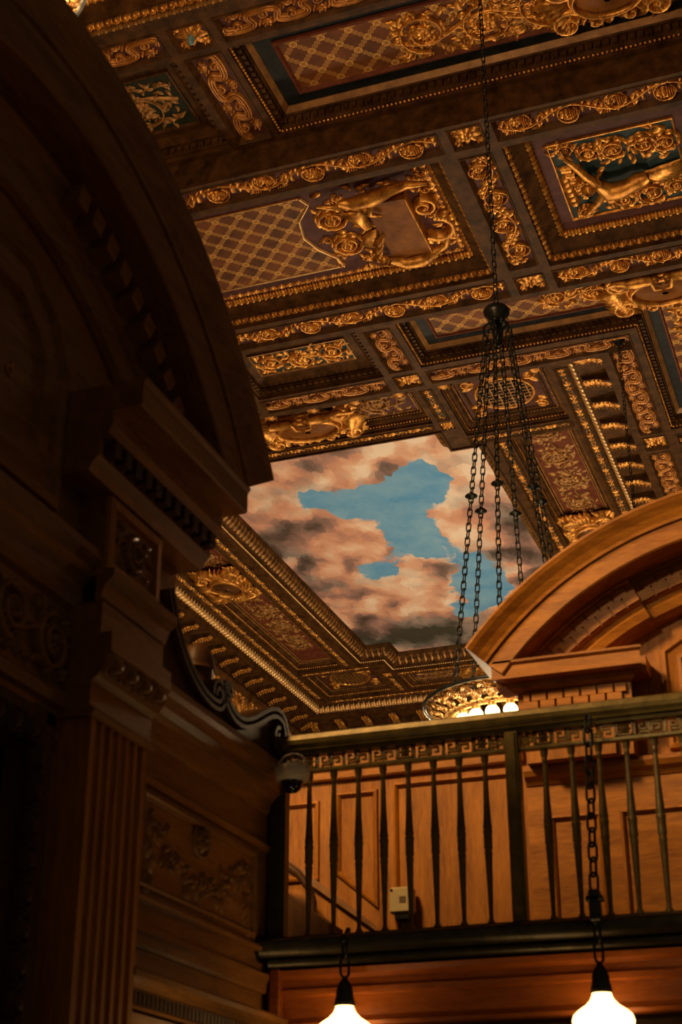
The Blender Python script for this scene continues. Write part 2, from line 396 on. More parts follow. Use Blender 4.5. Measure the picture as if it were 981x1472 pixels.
def t_rosette(r0=.20):
    r = R(); r.flower((0, 0), r0, 8, .05, .2, .30); r.flower((0, 0), r0 * .68, 6, .08, .5, .4); r.dome((0, 0), r0 * .22, .12, n=8)
    for sx in (-1, 1):
        for sy in (-1, 1):
            for k in range(3): r.dome((sx * (r0 * .82 - .03 * k), sy * (r0 * .82 - .03 * (2 - k)) ), .022, .05, n=5)
            r.leaf((sx * r0 * .5, sy * r0 * .5), atan2(sy, sx), r0 * .62, .04, .05)
    return r
def t_husk(W=.2, Lp=.46):
    r = R()
    r.dome((Lp * .25, 0), .055, .055, n=8, sy=.8); r.leaf((Lp * .25, 0), 0, .13, .035, .045); r.leaf((Lp * .25, 0), pi, .13, .035, .045)
    r.leaf((Lp * .25 + .04, 0), .9, .08, .02, .04); r.leaf((Lp * .25 + .04, 0), -.9, .08, .02, .04); r.leaf((Lp * .25 - .04, 0), pi - .9, .08, .02, .04); r.leaf((Lp * .25 - .04, 0), pi + .9, .08, .02, .04)
    for k in range(5): r.dome((Lp * .62 + k * .035, .03 * (-1) ** k), .018, .035, n=5)
    r.stroke([(Lp * .5, -.02), (Lp * .6, .04), (Lp * .8, -.04), (Lp * .98, .02)], .010, .025)
    return r
def t_egg(Lp=.115, W=.085):
    r = R(); r.dome((Lp * .5, 0), W * .42, W * .36, 0, 8, 1.15); r.spiral((Lp * .5, 0), W * .52, W * .52, .6, pi * .7, .007, .007, .018, 1, 8)
    r.leaf((0, W * .5), -pi / 2, W * .95, .012, .022)
    return r
def t_bead(Lp=.055, r0=.021):
    r = R(); r.dome((Lp * .5, 0), r0, r0 * .95, 0, 6); return r
def t_dentil(Lp=.10, W=.07, H=.05):
    r = R(); r.box(Lp * .18, Lp * .78, -W / 2, W / 2, -.01, H); return r
def t_leaf(Lp=.095, W=.11):
    r = R(); r.leaf((Lp * .5, -W * .5), pi / 2, W, Lp * .46, .035); r.leaf((0, -W * .35), pi / 2, W * .8, Lp * .22, .02); return r
def t_palm(Lp=.13, W=.11):
    r = R()
    for a in (-.9, -.45, 0, .45, .9): r.leaf((Lp * .5, -W * .45), pi / 2 + a, W * (.95 - .25 * abs(a)), .014, .02)
    r.spiral((Lp * .02, -W * .2), .028, .008, 1.0, 0, .007, .005, .016, 1, 8); return r
T = dict(guil=t_guilloche(), grape=t_grape(), ros=t_rosette(), husk=t_husk(), egg=t_egg(), bead=t_bead(), dent=t_dentil(), leaf=t_leaf(), palm=t_palm())
TL = dict(guil=.62, grape=1.24, husk=.46, egg=.115, bead=.055, dent=.10, leaf=.095, palm=.13)

def rinceau(W, H, seed=1, n=3, leafs=1.0):
    """scrolling foliage filling a W x H field centred on 0"""
    r = R(); rnd = random.Random(seed); horizontal = W >= H
    Lg, Sh = (W, H) if horizontal else (H, W)
    pt = (lambda u, v: (u, v)) if horizontal else (lambda u, v: (v, u))
    step = Lg / n; q = R()
    q.stroke([(-Lg / 2 + Lg * i / 40, Sh * .16 * sin(pi * n * i / 40)) for i in range(41)], Sh * .022 + .006, .04)
    for k in range(n):
        u = -Lg / 2 + step * (k + .5); s = (-1) ** k; rr = min(step * .46, Sh * .40)
        q.spiral((u, -s * Sh * .06), rr, rr * .16, 1.9, s * pi * .5, .020, .010, .055, s)
        q.flower((u, -s * Sh * .06), rr * .42, 6, .07, rnd.random(), .45)
        for j in range(int(11 * leafs)):
            a = s * (pi * .5) + s * 2 * pi * 1.3 * j / 11; rad = rr * (1 - .62 * j / 11)
            q.leaf((u + rad * cos(a), -s * Sh * .06 + rad * sin(a)), a + rnd.uniform(-.9, 1.2) * s, rr * .38, rr * .11, .05, 0, rnd.uniform(-1, 1))
        for j in range(6):
            q.dome((u + step * rnd.uniform(-.45, .45), Sh * rnd.uniform(.33, .44) * rnd.choice((-1, 1))), .018, .04, n=5)
        for sx in (-1, 1):
            for sv in (-1, 1): q.leaf((u + sx * step * .3, sv * Sh * .30), atan2(sv, sx) , Sh * .22, Sh * .055, .045, 0, rnd.uniform(-1, 1))
    for k in range(int(W * H * 55 * leafs)):
        a = rnd.uniform(0, 2 * pi); q.leaf((Lg * rnd.uniform(-.47, .47), Sh * rnd.uniform(-.45, .45)), a, .13, .028, .032, 0, rnd.uniform(-1.4, 1.4))
    for k in range(int(W * H * 20)): q.dome((Lg * rnd.uniform(-.47, .47), Sh * rnd.uniform(-.45, .45)), .017, .035, n=5)
    V = [(*pt(p[0], p[1]), p[2]) for p in q.v]; r.add(V, q.f)
    return r

def limb(r, pts, rad): r.tube([(p[0], p[1], p[2]) for p in pts], rad, 8)
def cartouche(a, b, oval=True, seed=2):
    """gold frame with scrolls, wings and two small figures round a shield; returns frame, shield"""
    g = R(); s = R(); rnd = random.Random(seed); n = 36
    if oval: O = [(a * cos(2 * pi * i / n), b * sin(2 * pi * i / n)) for i in range(n + 1)]
    else:
        O = []
        for (p, q) in (((-1, -1), (1, -1)), ((1, -1), (1, 1)), ((1, 1), (-1, 1)), ((-1, 1), (-1, -1))):
            for i in range(9): O.append((a * (p[0] + (q[0] - p[0]) * i / 9), b * (p[1] + (q[1] - p[1]) * i / 9)))
        O.append(O[0])
    ring = [[(x * k, y * k, h) for x, y in O[:-1]] for k, h in ((1.0, .10), (.8, .15), (.45, .18), (.1, .19))]
    s.sweep(ring, True, True)
    g.stroke([(x * 1.04, y * 1.04) for x, y in O], .026, .20, 0, False); g.stroke([(x * 1.15, y * 1.15) for x, y in O], .030, .13, 0, False)
    g.stroke([(x * 1.28, y * 1.26) for x, y in O], .035, .07, 0, False)
    for sx in (-1, 1):
        for sy in (-1, 1):
            c = (sx * a * 1.32, sy * b * 1.12)
            g.spiral(c, .20, .03, 1.5, atan2(-sy, -sx), .045, .018, .17, sx * sy)
            g.dome(c, .04, .18, n=8)
            for k in range(6):
                an = atan2(sy, sx) + (k - 2.5) * .35
                g.leaf((c[0] - sx * .05, c[1] - sy * .03), an, .34, .05, .11, 0, rnd.uniform(-.8, .8))
        # feathered wing
        for k in range(8): g.leaf((sx * a * 1.2, -b * .15 + .05 * k), (0 if sx > 0 else pi) + sx * (.15 * k - .4), .42 - .03 * k, .035, .16, .02, sx * .5)
        # figure leaning on the shield
        y0 = -b * 1.28
        limb(g, [(sx * a * .35, y0 + .02, .17), (sx * a * .7, y0 - .03, .20), (sx * a * 1.05, y0 + .03, .16)], [.075, .095, .075])
        g.ball((sx * a * .18, y0 - .02, .20), .065, 10, 6)
        limb(g, [(sx * a * .35, y0, .18), (sx * a * .25, y0 + .16, .24), (sx * a * .05, y0 + .20, .24)], [.04, .034, .022])
        limb(g, [(sx * a * 1.0, y0 + .02, .16), (sx * a * 1.35, y0 - .07, .17), (sx * a * 1.7, y0 + .06, .13), (sx * a * 1.85, y0 + .05, .10)], [.065, .055, .036, .02])
        limb(g, [(sx * a * 1.0, y0 + .05, .14), (sx * a * 1.3, y0 + .14, .15), (sx * a * 1.6, y0 + .10, .11)], [.06, .05, .022])
    for k in range(14):
        an = pi * (.15 + .7 * k / 13); g.leaf((a * 1.22 * cos(an), b * 1.22 * sin(an)), an + rnd.uniform(-.9, .9), .2, .04, .12, .03, rnd.uniform(-1, 1))
    for sx in (-1, 1): g.spiral((sx * a * .55, b * 1.34), .13, .025, 1.25, pi / 2 - sx * pi / 2, .034, .016, .15, -sx)
    return g, s

# ------------------------------------------------------------------ rectilinear recesses
def inset(P, d):
    n = len(P); out = []
    for i in range(n):
        a, b, c = P[i - 1], P[i], P[(i + 1) % n]
        def nrm(p, q):
            dx, dy = q[0] - p[0], q[1] - p[1]; l = math.hypot(dx, dy); return (-dy / l, dx / l)
        n1, n2 = nrm(a, b), nrm(b, c)
        k = 1 + n1[0] * n2[0] + n1[1] * n2[1]
        out.append((b[0] + d * (n1[0] + n2[0]) / k, b[1] + d * (n1[1] + n2[1]) / k))
    return out
def rect(x0, x1, y0, y1): return [(x0, y0), (x1, y0), (x1, y1), (x0, y1)]
def steps(r, P, prof, z0):
    rings = [[(x, y, z0 + z) for x, y in inset(P, i)] for i, z in prof]
    n = len(P)
    for a, b in zip(rings, rings[1:]):
        r.add(a + b, [(j, (j + 1) % n, n + (j + 1) % n, n + j) for j in range(n)])
def lid(r, P, d, z): Q = inset(P, d); r.add([(x, y, z) for x, y in Q], [tuple(range(len(Q)))])
def row(dst, key, P, d, z, wd, hd, sv=1.0):
    Q = inset(P, d); n = len(Q); tile = T[key]; pitch = TL[key]
    for i in range(n):
        a, b = Q[i], Q[(i + 1) % n]; dx, dy = b[0] - a[0], b[1] - a[1]; l = math.hypot(dx, dy)
        c = max(1, round(l / pitch)); e = (dx / l, dy / l, 0); nn = (-dy / l, dx / l)
        place(dst, tile, (a[0], a[1], z), e, (nn[0] * wd[0], nn[1] * wd[0], wd[1]), (nn[0] * hd[0], nn[1] * hd[0], hd[1]), c, l / c, l / c / pitch, sv)
def pip(P, x, y):
    c = False; n = len(P)
    for i in range(n):
        a, b = P[i], P[(i + 1) % n]
        if (a[1] > y) != (b[1] > y) and x < (b[0] - a[0]) * (y - a[1]) / (b[1] - a[1]) + a[0]: c = not c
    return c
def soffit(dst, dom, holes, z):
    xs = sorted({round(p[0], 4) for P in [dom] + holes for p in P}); ys = sorted({round(p[1], 4) for P in [dom] + holes for p in P})
    for y0, y1 in zip(ys, ys[1:]):
        run = None
        for x0, x1 in zip(xs, xs[1:]):
            cx, cy = (x0 + x1) / 2, (y0 + y1) / 2
            ok = pip(dom, cx, cy) and not any(pip(h, cx, cy) for h in holes)
            if ok: run = (run[0], x1) if run else (x0, x1)
            if (not ok) and run: dst.add([(run[0], y0, z), (run[1], y0, z), (run[1], y1, z), (run[0], y1, z)], [(0, 1, 2, 3)]); run = None
        if run: dst.add([(run[0], y0, z), (run[1], y0, z), (run[1], y1, z), (run[0], y1, z)], [(0, 1, 2, 3)])

ceil_r = R()
ceiling = bpy.data.objects.new('ceiling', bpy.data.meshes.new('ceiling')); COL.objects.link(ceiling); ceiling['kind'] = 'structure'
ceiling['label'] = 'carved and gilded coffered ceiling of dark wood'
holes = {12.0: [], 12.4: [], 12.6: []}
DN = (0, 0, -1)
def trough(P, z, depth, ground, name, tile=None, axis='x', relief='gold', label=None, smooth=False, sv=1.06, centre_tile=False, rim=.022):
    holes[z].append(P)
    r = R(); depth *= .58; steps(r, P, [(0, 0), (.004, -.014), (.014, -.016), (.020, -.008), (.058, depth)], z)
    o = build(name, r, M['soffit'], ceiling, label=label)
    g = R(); lid(g, P, .056, z + depth); build('ground', g, ground, o)
    x0, y0 = P[0]; x1, y1 = P[2]; q = R()
    if tile and centre_tile:
        place(q, T[tile], ((x0 + x1) / 2, (y0 + y1) / 2, z + depth), (1, 0, 0), (0, 1, 0), DN)
    elif tile:
        Lg = (x1 - x0) if axis == 'x' else (y1 - y0); c = max(1, round((Lg - .12) / TL[tile])); p = (Lg - .12) / c
        if axis == 'x': place(q, T[tile], (x0 + .06, (y0 + y1) / 2, z + depth), (1, 0, 0), (0, 1, 0), DN, c, p, p / TL[tile], sv)
        else: place(q, T[tile], ((x0 + x1) / 2, y0 + .06, z + depth), (0, 1, 0), (1, 0, 0), DN, c, p, p / TL[tile], sv)
    if tile: build('carved_relief', q, M[relief], o, True)
    return o
def coffer(P, z, kind, panel_mat, name='coffer', label=None):
    """stepped recess with moulding rows; returns object, panel inset, panel z"""
    holes[z].append(P); r = R()
    if kind == 'egg':
        prof = [(0, 0), (0, .06), (.055, .155), (.065, .155), (.075, .17), (.20, .25), (.21, .26), (.28, .34)]
        rows = [('egg', .028, .108, (.5, .86), (.86, -.5), 1.0, 'gold'), ('leaf', .245, .30, (.66, .75), (.75, -.66), 1.0, 'gold')]
    elif kind == 'dentil':
        prof = [(0, 0), (0, .05), (.035, .05), (.04, .085), (.05, .19), (.11, .19), (.12, .21), (.19, .27)]
        rows = [('bead', .018, .045, (1, 0), (0, -1), 1.0, 'gold'), ('dent', .045, .14, (0, 1), (1, 0), 1.0, 'soffit')]
    elif kind == 'flat':
        prof = [(0, 0), (0, .06), (.03, .06), (.04, .17), (.10, .17), (.20, .23)]
        rows = [('dent', .035, .115, (0, 1), (1, 0), .9, 'soffit')]
    else:
        prof = [(0, 0), (0, .05), (.03, .06), (.05, .13), (.10, .14), (.12, .16), (.17, .22)]
        rows = [('bead', .04, .095, (0, 1), (1, 0), 1.0, 'gold'), ('bead', .15, .19, (.6, .8), (.8, -.6), .8, 'gold_dark')]
    steps(r, P, prof, z)
    o = build(name, r, M['soffit'], ceiling, label=label)
    for key, d, dz, wd, hd, sv, mt in rows:
        q = R(); row(q, key, P, d, z + dz, wd, hd, sv)
        build({'egg': 'egg_and_dart', 'leaf': 'leaf_moulding', 'bead': 'bead_moulding', 'dent': 'dentil_course', 'palm': 'palmette_moulding'}[key], q, M[mt], o, key != 'dent')
    d, dz = prof[-1]
    if kind == 'dentil':
        q = R(); steps(q, P, [(.125, .205), (.185, .262)], z); build('gilt_fillet', q, M['yellow'], o)
    g = R(); lid(g, P, d, z + dz); build('panel', g, panel_mat, o)
    return o, d, z + dz
def frame_on(parent, P, wd, hh, mat, name='panel_frame'):
    """raised picture-frame moulding hanging from the panel"""
    z = P[1]; r = R(); steps(r, P[0], [(0, 0), (.004, -hh), (wd * .6, -hh * 1.15), (wd, -hh * .3), (wd, 0)], z); return build(name, r, mat, parent)

# ---- row 1 (upper level, nearest the viewer)
Z1 = 12.4
c0, d0, z0 = coffer(rect(-13.5, 3.6, 8.3, 11.42), Z1, 'egg', M['green'])
q = R(); row(q, 'leaf', rect(-13.5, 3.6, 8.3, 11.42), -.0, Z1 + .03, (0, 1), (1, 0), .9); build('leaf_moulding', q, M['gold_dark'], c0, True)
r_ = t_rosette(.26)
for x in (-6.95, -5.2, -3.6, -1.9, -.2):
    q = R(); place(q, r_, (x, 11.02, z0), (1, 0, 0), (0, 1, 0), DN); build('rosette', q, M['gold'], c0, True)
for x0, x1 in ((-9.3, -6.47), (-5.78, -.4)): trough(rect(x0, x1, 11.63, 12.04), Z1, .11, M['purple'], 'scroll_band', 'guil', 'x', 'bronze')
tb = trough(rect(-6.36, -5.88, 11.63, 12.04), Z1, .11, M['purple'], 'rosette_block', 'ros', centre_tile=True)
q = R(); q.dome((0, 0), .055, .15, 0, 12); q2 = R(); place(q2, q, (-6.12, 11.835, Z1 + .045), (1, 0, 0), (0, 1, 0), DN); build('boss', q2, mottled('blue_boss', (.08, .16, .22), (.16, .28, .34), .3), tb, True, label='small blue boss in the gilt rosette')
trough(rect(-6.36, -5.88, 12.14, 13.74), Z1, .12, M['purple'], 'scroll_band', 'guil', 'y', 'bronze', sv=1.08)
cL, d, z = coffer(rect(-9.2, -6.46, 12.13, 13.74), Z1, 'flat', M['soffit'])
P = rect(-8.9, -6.72, 12.42, 13.42); g = R(); lid(g, P, 0, z - .005); build('ground', g, M['green'], cL); frame_on(cL, (P, z), .05, .03, M['soffit'])
q = R(); place(q, rinceau(2.0, .9, 5, 2, 1.3), (-7.81, 12.92, z - .005), (1, 0, 0), (0, 1, 0), DN); build('carved_relief', q, M['gold_dark'], cL, True)
cR, d, z = coffer(rect(-5.80, -.4, 12.13, 13.74), Z1, 'dentil', M['navy'])
P = rect(-5.40, -.8, 12.46, 13.38); frame_on(cR, (P, z), .06, .035, M['red'])
g = R(); lid(g, P, .055, z - .006); build('diaper_panel', g, M['diamond'], cR)
q = R(); place(q, rinceau(1.5, .8, 11, 2, 1.2), (-3.3, 12.95, z - .01), (1, 0, 0), (0, 1, 0), DN); place(q, rinceau(1.1, .95, 12, 1, 1.6), (-2.2, 12.95, z - .01), (1, 0, 0), (0, 1, 0), DN)
build('carved_relief', q, M['gold'], cR, True)
ga, sa = cartouche(.38, .26, True, 4)
q = R(); place(q, ga, (-1.55, 12.95, z), (1, 0, 0), (0, 1, 0), DN); build('cartouche', q, M['gold'], cR, True)
q = R(); place(q, sa, (-1.55, 12.95, z), (1, 0, 0), (0, 1, 0), DN); build('shield', q, M['shield'], cR, True)
ceil_r.add([(-14, 13.83, 12.0), (4, 13.83, 12.0), (4, 13.83, Z1), (-14, 13.83, Z1)], [(0, 1, 2, 3)])

# ---- row 2
Z = 12.0
for x0, x1 in ((-9.1, -3.84), (-3.19, -.80), (-.2, 2.6)):
    trough(rect(x0, x1, 13.90, 14.31), Z, .12, M['purple'], 'grape_band', 'grape', 'x', 'gold')
    trough(rect(x0, x1, 17.16, 17.59), Z, .12, M['purple'], 'grape_band', 'grape', 'x', 'gold')
for x0, x1 in ((-3.73, -3.30), (-.70, -.30)):
    trough(rect(x0, x1, 13.90, 14.31), Z, .12, M['soffit'], 'rosette_block', 'ros', centre_tile=True)
    trough(rect(x0, x1, 17.16, 17.59), Z, .12, M['soffit'], 'rosette_block', 'ros', centre_tile=True)
    trough(rect(x0, x1, 14.46, 16.97), Z, .13, M['purple'], 'grape_band', 'grape', 'y', 'gold')
cA, d, z = coffer(rect(-8.8, -3.95, 14.42, 17.05), Z, 'egg', M['purple'])
q = R(); row(q, 'palm', rect(-8.8, -3.95, 14.42, 17.05), .35, z, (1, 0), (0, -1)); build('palmette_moulding', q, M['gold'], cA, True)
D = [(-8.4, 14.90), (-6.0, 14.90), (-5.93, 15.06), (-6.18, 15.36), (-6.25, 15.72), (-6.16, 16.02), (-5.98, 16.30), (-5.95, 16.52), (-8.4, 16.52)]
g = R(); g.add([(x, y, z - .012) for x, y in D], [tuple(range(len(D)))]); build('diaper_panel', g, M['diamond'], cA)
q = R(); q.stroke(D[1:8], .018, .045); q.stroke([D[0], D[1]], .012, .03); q.stroke([D[7], D[8]], .012, .03)
q2 = R(); place(q2, q, (0, 0, z), (1, 0, 0), (0, 1, 0), DN); build('gilt_fillet', q2, M['gold_light'], cA, True)
ga, sa = cartouche(.27, .62, False, 6)
cx_, cy_ = -4.93, 15.80
g = R(); 
for k, (x0, x1, y0, y1) in enumerate(((-.27, .27, -.62, .62),)):
    s_ = R(); s_.add([(x0, y0, .14), (x1, y0, .17), (x1, y1, .17), (x0, y1, .14), (x0, y0, 0), (x1, y0, 0), (x1, y1, 0), (x0, y1, 0)], [(0, 1, 2, 3), (0, 1, 5, 4), (1, 2, 6, 5), (2, 3, 7, 6), (3, 0, 4, 7)])
    place(g, s_, (cx_, cy_, z), (1, 0, 0), (0, 1, 0), DN)
build('shield', g, M['shield'], cA)
q = R()
q.stroke([(.285, -.62), (.285, -.1), (.285, .62)], .014, .20); q.stroke([(-.28, .62), (.29, .62)], .012, .16)
q.spiral((.44, -.28), .17, .03, 1.6, -pi / 2, .045, .02, .14, 1); q.spiral((.46, .22), .26, .20, .62, -pi * .45, .060, .05, .16, 1)
for k in range(10):
    an = -pi * .45 + 2 * pi * .6 * k / 9; q.leaf((.46 + .23 * cos(an), .22 + .25 * sin(an)), an + 1.2, .15, .035, .10, .06, .5)
    q.leaf((.46 + .23 * cos(an), .22 + .25 * sin(an)), an + .2, .14, .03, .08, .05, .5)
# upper leaning figure
limb(q, [(-.55, -.80, .16), (-.35, -.78, .20), (-.12, -.80, .20), (.12, -.84, .17)], [.05, .095, .115, .085]); q.ball((-.22, -.70, .26), .085, 10, 7)
limb(q, [(-.38, -.78, .19), (-.62, -.76, .18), (-.86, -.80, .13)], [.05, .04, .024]); limb(q, [(.1, -.84, .17), (.38, -.86, .15), (.62, -.74, .10)], [.085, .06, .03])
limb(q, [(-.15, -.72, .22), (-.22, -.52, .22), (-.10, -.40, .2)], [.045, .038, .025])
# lower reclining figure
limb(q, [(-.30, .62, .16), (-.10, .72, .19), (.12, .72, .19), (.34, .66, .15)], [.06, .09, .10, .07]); q.ball((-.36, .50, .22), .08, 10, 7)
limb(q, [(.3, .66, .15), (.50, .56, .14), (.60, .36, .10)], [.07, .05, .03]); limb(q, [(-.2, .66, .18), (-.36, .72, .16), (-.5, .62, .12)], [.045, .035, .022])
for k in range(9): q.leaf((-.22 - .02 * k, .02 + .05 * k), pi * .62 + .25 * (k % 3 - 1), .2, .035, .12, .12, .4)
for k in range(9): q.leaf((-.35, -.45 + .05 * k), pi - .5 + .12 * k, .34 - .012 * k, .032, .12, .02, .5)
for k in range(9): q.leaf((-.32, .05 + .035 * k), pi - .2 + .09 * k, .42 - .02 * k, .03, .12, .02, -.5)
for c in ((-.82, -.36), (-.80, .24)):
    q.spiral(c, .21, .04, 2.0, .3, .024, .012, .08); q.flower(c, .10, 6, .10)
    for k in range(10): q.leaf((c[0] + .2 * cos(k * .63), c[1] + .2 * sin(k * .63)), k * .63 + 1.2, .15, .03, .07, 0, .6)
rn = random.Random(78)
for k in range(80):
    u_, v_ = rn.uniform(-1.05, .80), rn.uniform(-.92, .80)
    q.leaf((u_, v_), rn.uniform(0, 6.28), .15, .032, .045, 0, rn.uniform(-1.4, 1.4))
    if k % 3 == 0: q.spiral((u_, v_), .07, .015, 1.2, rn.uniform(0, 6), .012, .008, .045, rn.choice((-1, 1)), 10)
for k in range(22):
    rn = random.Random(k); q.leaf((rn.uniform(-1.0, .75), rn.choice((-.85, -.62, .62, .8, .0)) + rn.uniform(-.1, .1)), rn.uniform(0, 6.28), .17, .035, .06, 0, rn.uniform(-1, 1))
q2 = R(); place(q2, q, (cx_, cy_, z), (1, 0, 0), (0, 1, 0), DN); build('cartouche', q2, M['gold'], cA, True, label='gilt cartouche of scrolls and reclining figures round a copper tablet')

cB, d, z = coffer(rect(-3.17, -.72, 14.42, 17.05), Z, 'egg', M['purple'])
P = rect(-2.73, -1.16, 14.96, 16.58); frame_on(cB, (P, z), .03, .03, M['gold'], 'gilt_fillet')
g = R(); lid(g, P, .028, z - .004); build('ground', g, M['blue'], cB)
q = R()
U = lambda u, v, h=0.0: (u * 1.57, v * 1.62, h)
def rel(u, v): return (u * 1.57, v * 1.62)
limb(q, [U(.30, .50, .13), U(.38, .60, .17), U(.48, .60, .18), U(.56, .575, .17), U(.63, .56, .15), U(.70, .555, .12)], [.07, .125, .12, .10, .115, .08])
limb(q, [U(.31, .50, .15), U(.24, .36, .16), U(.16, .20, .13), U(.115, .135, .11)], [.062, .055, .040, .028])
for k in range(4): limb(q, [U(.12, .14, .11), U(.095 + .006 * k, .125 - .012 * k, .10), U(.07 + .012 * k, .12 - .022 * k, .08)], [.014, .012, .008])
limb(q, [U(.34, .62, .14), U(.27, .72, .15), U(.19, .83, .11), U(.13, .92, .08)], [.062, .052, .042, .026])
q.ball(U(.225, .53, .15), .095, 12, 8)
for k in range(9): q.spiral(rel(.19 + .05 * cos(k * .7), .53 + .07 * sin(k * .7)), .045, .012, 1.2, k, .013, .01, .10, 1, 10, .05)
for k in range(12): q.leaf(rel(.66 + .012 * k, .555), (.55 - .1 * k) if k < 6 else (-.35 + .06 * k), .50 - .016 * k, .045, .11, .03, .25 * (1 if k % 2 else -1))
for k in range(6): q.leaf(rel(.10 + .004 * k, .40 + .07 * k), pi * .95 + .1 * k - .5, .16, .05, .10)
for k in range(6):
    a_ = .38 + .07 * k; P4 = [rel(.05 + .02 * k, .33 + .075 * k), rel(.13 + .012 * k, .33 + .075 * k + .01)]
    q.stroke(P4, .055, .07)
for c, r0, sg in ((rel(.50, .20), .17, 1), (rel(.74, .22), .17, -1), (rel(.90, .25), .16, 1), (rel(.46, .84), .17, -1), (rel(.70, .84), .20, 1), (rel(.90, .80), .13, -1), (rel(.14, .90), .10, 1), (rel(.13, .08), .10, -1), (rel(.30, .18), .13, 1)):
    q.spiral(c, r0, r0 * .15, 1.8, 1.0, .018, .010, .06, sg); q.flower(c, r0 * .45, 6, .08, .3, .4)
    for k in range(9): q.leaf((c[0] + r0 * .95 * cos(k * .7), c[1] + r0 * .95 * sin(k * .7)), k * .7 + sg * 1.0, r0 * .8, r0 * .2, .06, 0, sg * .6)
    for k in range(5): q.dome((c[0] + r0 * 1.1 * cos(k * 1.3), c[1] + r0 * 1.1 * sin(k * 1.3)), .016, .05, n=5)
rn = random.Random(77)
for k in range(110):
    u_, v_ = rn.uniform(.04, .96), rn.uniform(.04, .96)
    if .3 < u_ < .95 and .44 < v_ < .68: continue
    q.leaf(rel(u_, v_), rn.uniform(0, 6.28), .15, .035, .045, 0, rn.uniform(-1.4, 1.4))
q2 = R(); place(q2, q, (-2.73, 14.96, z - .004), (1, 0, 0), (0, 1, 0), DN); build('carved_relief', q2, M['gold'], cB, True, label='gilt relief of a reaching figure among scrolling foliage')
coffer(rect(-.20, 3.0, 14.42, 17.05), Z, 'egg', M['purple'])

# ---- row 3
cC, d, z = coffer(rect(-8.30, -6.22, 17.70, 19.05), Z, 'flat', M['soffit'])
P = rect(-8.12, -6.54, 18.10, 18.72); frame_on(cC, (P, z), .035, .03, M['gold_dark'], 'gilt_fillet'); g = R(); lid(g, P, .03, z - .006); build('ground', g, M['blue'], cC)
q = R(); place(q, rinceau(1.5, .56, 8, 3, 1.2), (-7.33, 18.41, z - .006), (1, 0, 0), (0, 1, 0), DN); build('carved_relief', q, M['gold'], cC, True)
coffer(rect(-11.0, -8.95, 17.70, 19.05), Z, 'flat', M['green'])
trough(rect(-8.83, -8.40, 17.76, 18.99), Z, .12, M['purple'], 'scroll_band', 'guil', 'y', 'bronze')
trough(rect(-6.12, -5.70, 17.76, 18.99), Z, .12, M['purple'], 'scroll_band', 'guil', 'y', 'bronze')
LS = [(-5.60, 17.70), (1.6, 17.70), (1.6, 22.22), (-2.34, 22.22), (-2.34, 18.98), (-5.60, 18.98)]
cD, d, z = coffer(LS, Z, 'dentil', M['navy'])
Pn = inset(LS, .34); r = R(); steps(r, Pn, [(0, 0), (.004, -.03), (.03, -.035), (.05, 0)], z); build('panel_frame', r, M['red'], cD)
g = R(); lid(g, Pn, .045, z - .006); build('diaper_panel', g, M['diamond'], cD)
ga, sa = cartouche(.46, .30, True, 9)
q = R(); place(q, ga, (-1.80, 18.28, z - .05), (1, 0, 0), (0, 1, 0), DN); place(q, rinceau(1.1, .5, 21, 2, 1.3), (-3.05, 18.20, z - .01), (1, 0, 0), (0, 1, 0), DN); place(q, rinceau(.6, 1.0, 22, 2, 1.3), (-1.55, 19.4, z - .01), (1, 0, 0), (0, 1, 0), DN)
build('cartouche', q, M['gold'], cD, True, label='gilt cartouche bridging the corner of the recess')
q = R(); place(q, sa, (-1.80, 18.28, z - .05), (1, 0, 0), (0, 1, 0), DN); build('shield', q, M['shield'], cD, True)
for x0, x1 in ((-11.0, -8.95), (-8.32, -6.24), (-5.59, -2.46)): trough(rect(x0, x1, 19.11, 19.49), Z, .11, M['purple'], 'scroll_band', 'guil', 'x', 'bronze')
for x0, x1 in ((-8.83, -8.42), (-6.12, -5.70)): trough(rect(x0, x1, 19.11, 19.49), Z, .11, M['soffit'], 'rosette_block', 'ros', centre_tile=True, sv=.9)
for y0, y1 in ((19.51, 22.26), (22.96, 26.4), (27.1, 30.5)): trough(rect(-2.86, -2.46, y0, y1), Z, .11, M['purple'], 'scroll_band', 'guil', 'y', 'bronze')
for y0, y1 in ((22.36, 22.84), (26.5, 27.0)): trough(rect(-2.86, -2.46, y0, y1), Z, .11, M['soffit'], 'rosette_block', 'ros', centre_tile=True)
for y0 in (22.40, 26.5): trough(rect(-2.30, 1.5, y0, y0 + .40), Z, .11, M['purple'], 'scroll_band', 'guil', 'x', 'bronze')
coffer(rect(-2.30, 1.5, 22.98, 26.35), Z, 'dentil', M['navy']); coffer(rect(-2.30, 1.5, 27.1, 30.4), Z, 'dentil', M['navy'])

# ---- central bay: frame level round the mural
ZF = 12.6; CX, CY = -8.49, 27.67
def box2(a0, a1, b0, b1): return rect(CX + a0, CX + a1, CY + b0, CY + b1)
OUT = box2(-4.84, 4.84, -7.405, 7.405)
LIP = []
for sx, sy in ((-1, -1), (1, -1), (1, 1), (-1, 1)):
    c = [(sx * 2.89, sy * 4.92), (sx * 2.29, sy * 4.92), (sx * 2.29, sy * 5.62)]
    if (sx, sy) in ((1, -1), (-1, 1)): c = c[::-1]
    LIP += [(CX + p, CY + q_) for p, q_ in c]
holes[ZF].append(LIP)
r = R(); steps(r, LIP, [(0, 0), (-.02, -.03), (.02, -.03), (.03, .06), (.06, .06), (.07, .13), (.10, .14), (.20, .22), (.28, .39), (.28, .40)], ZF)
mf = build('mural_frame', r, M['soffit'], ceiling)
q = R(); row(q, 'bead', LIP, .045, ZF + .06, (1, 0), (0, -1), 1.1); q2 = R(); row(q2, 'leaf', LIP, .175, ZF + .24, (.5, .86), (.86, -.5), 2.1)
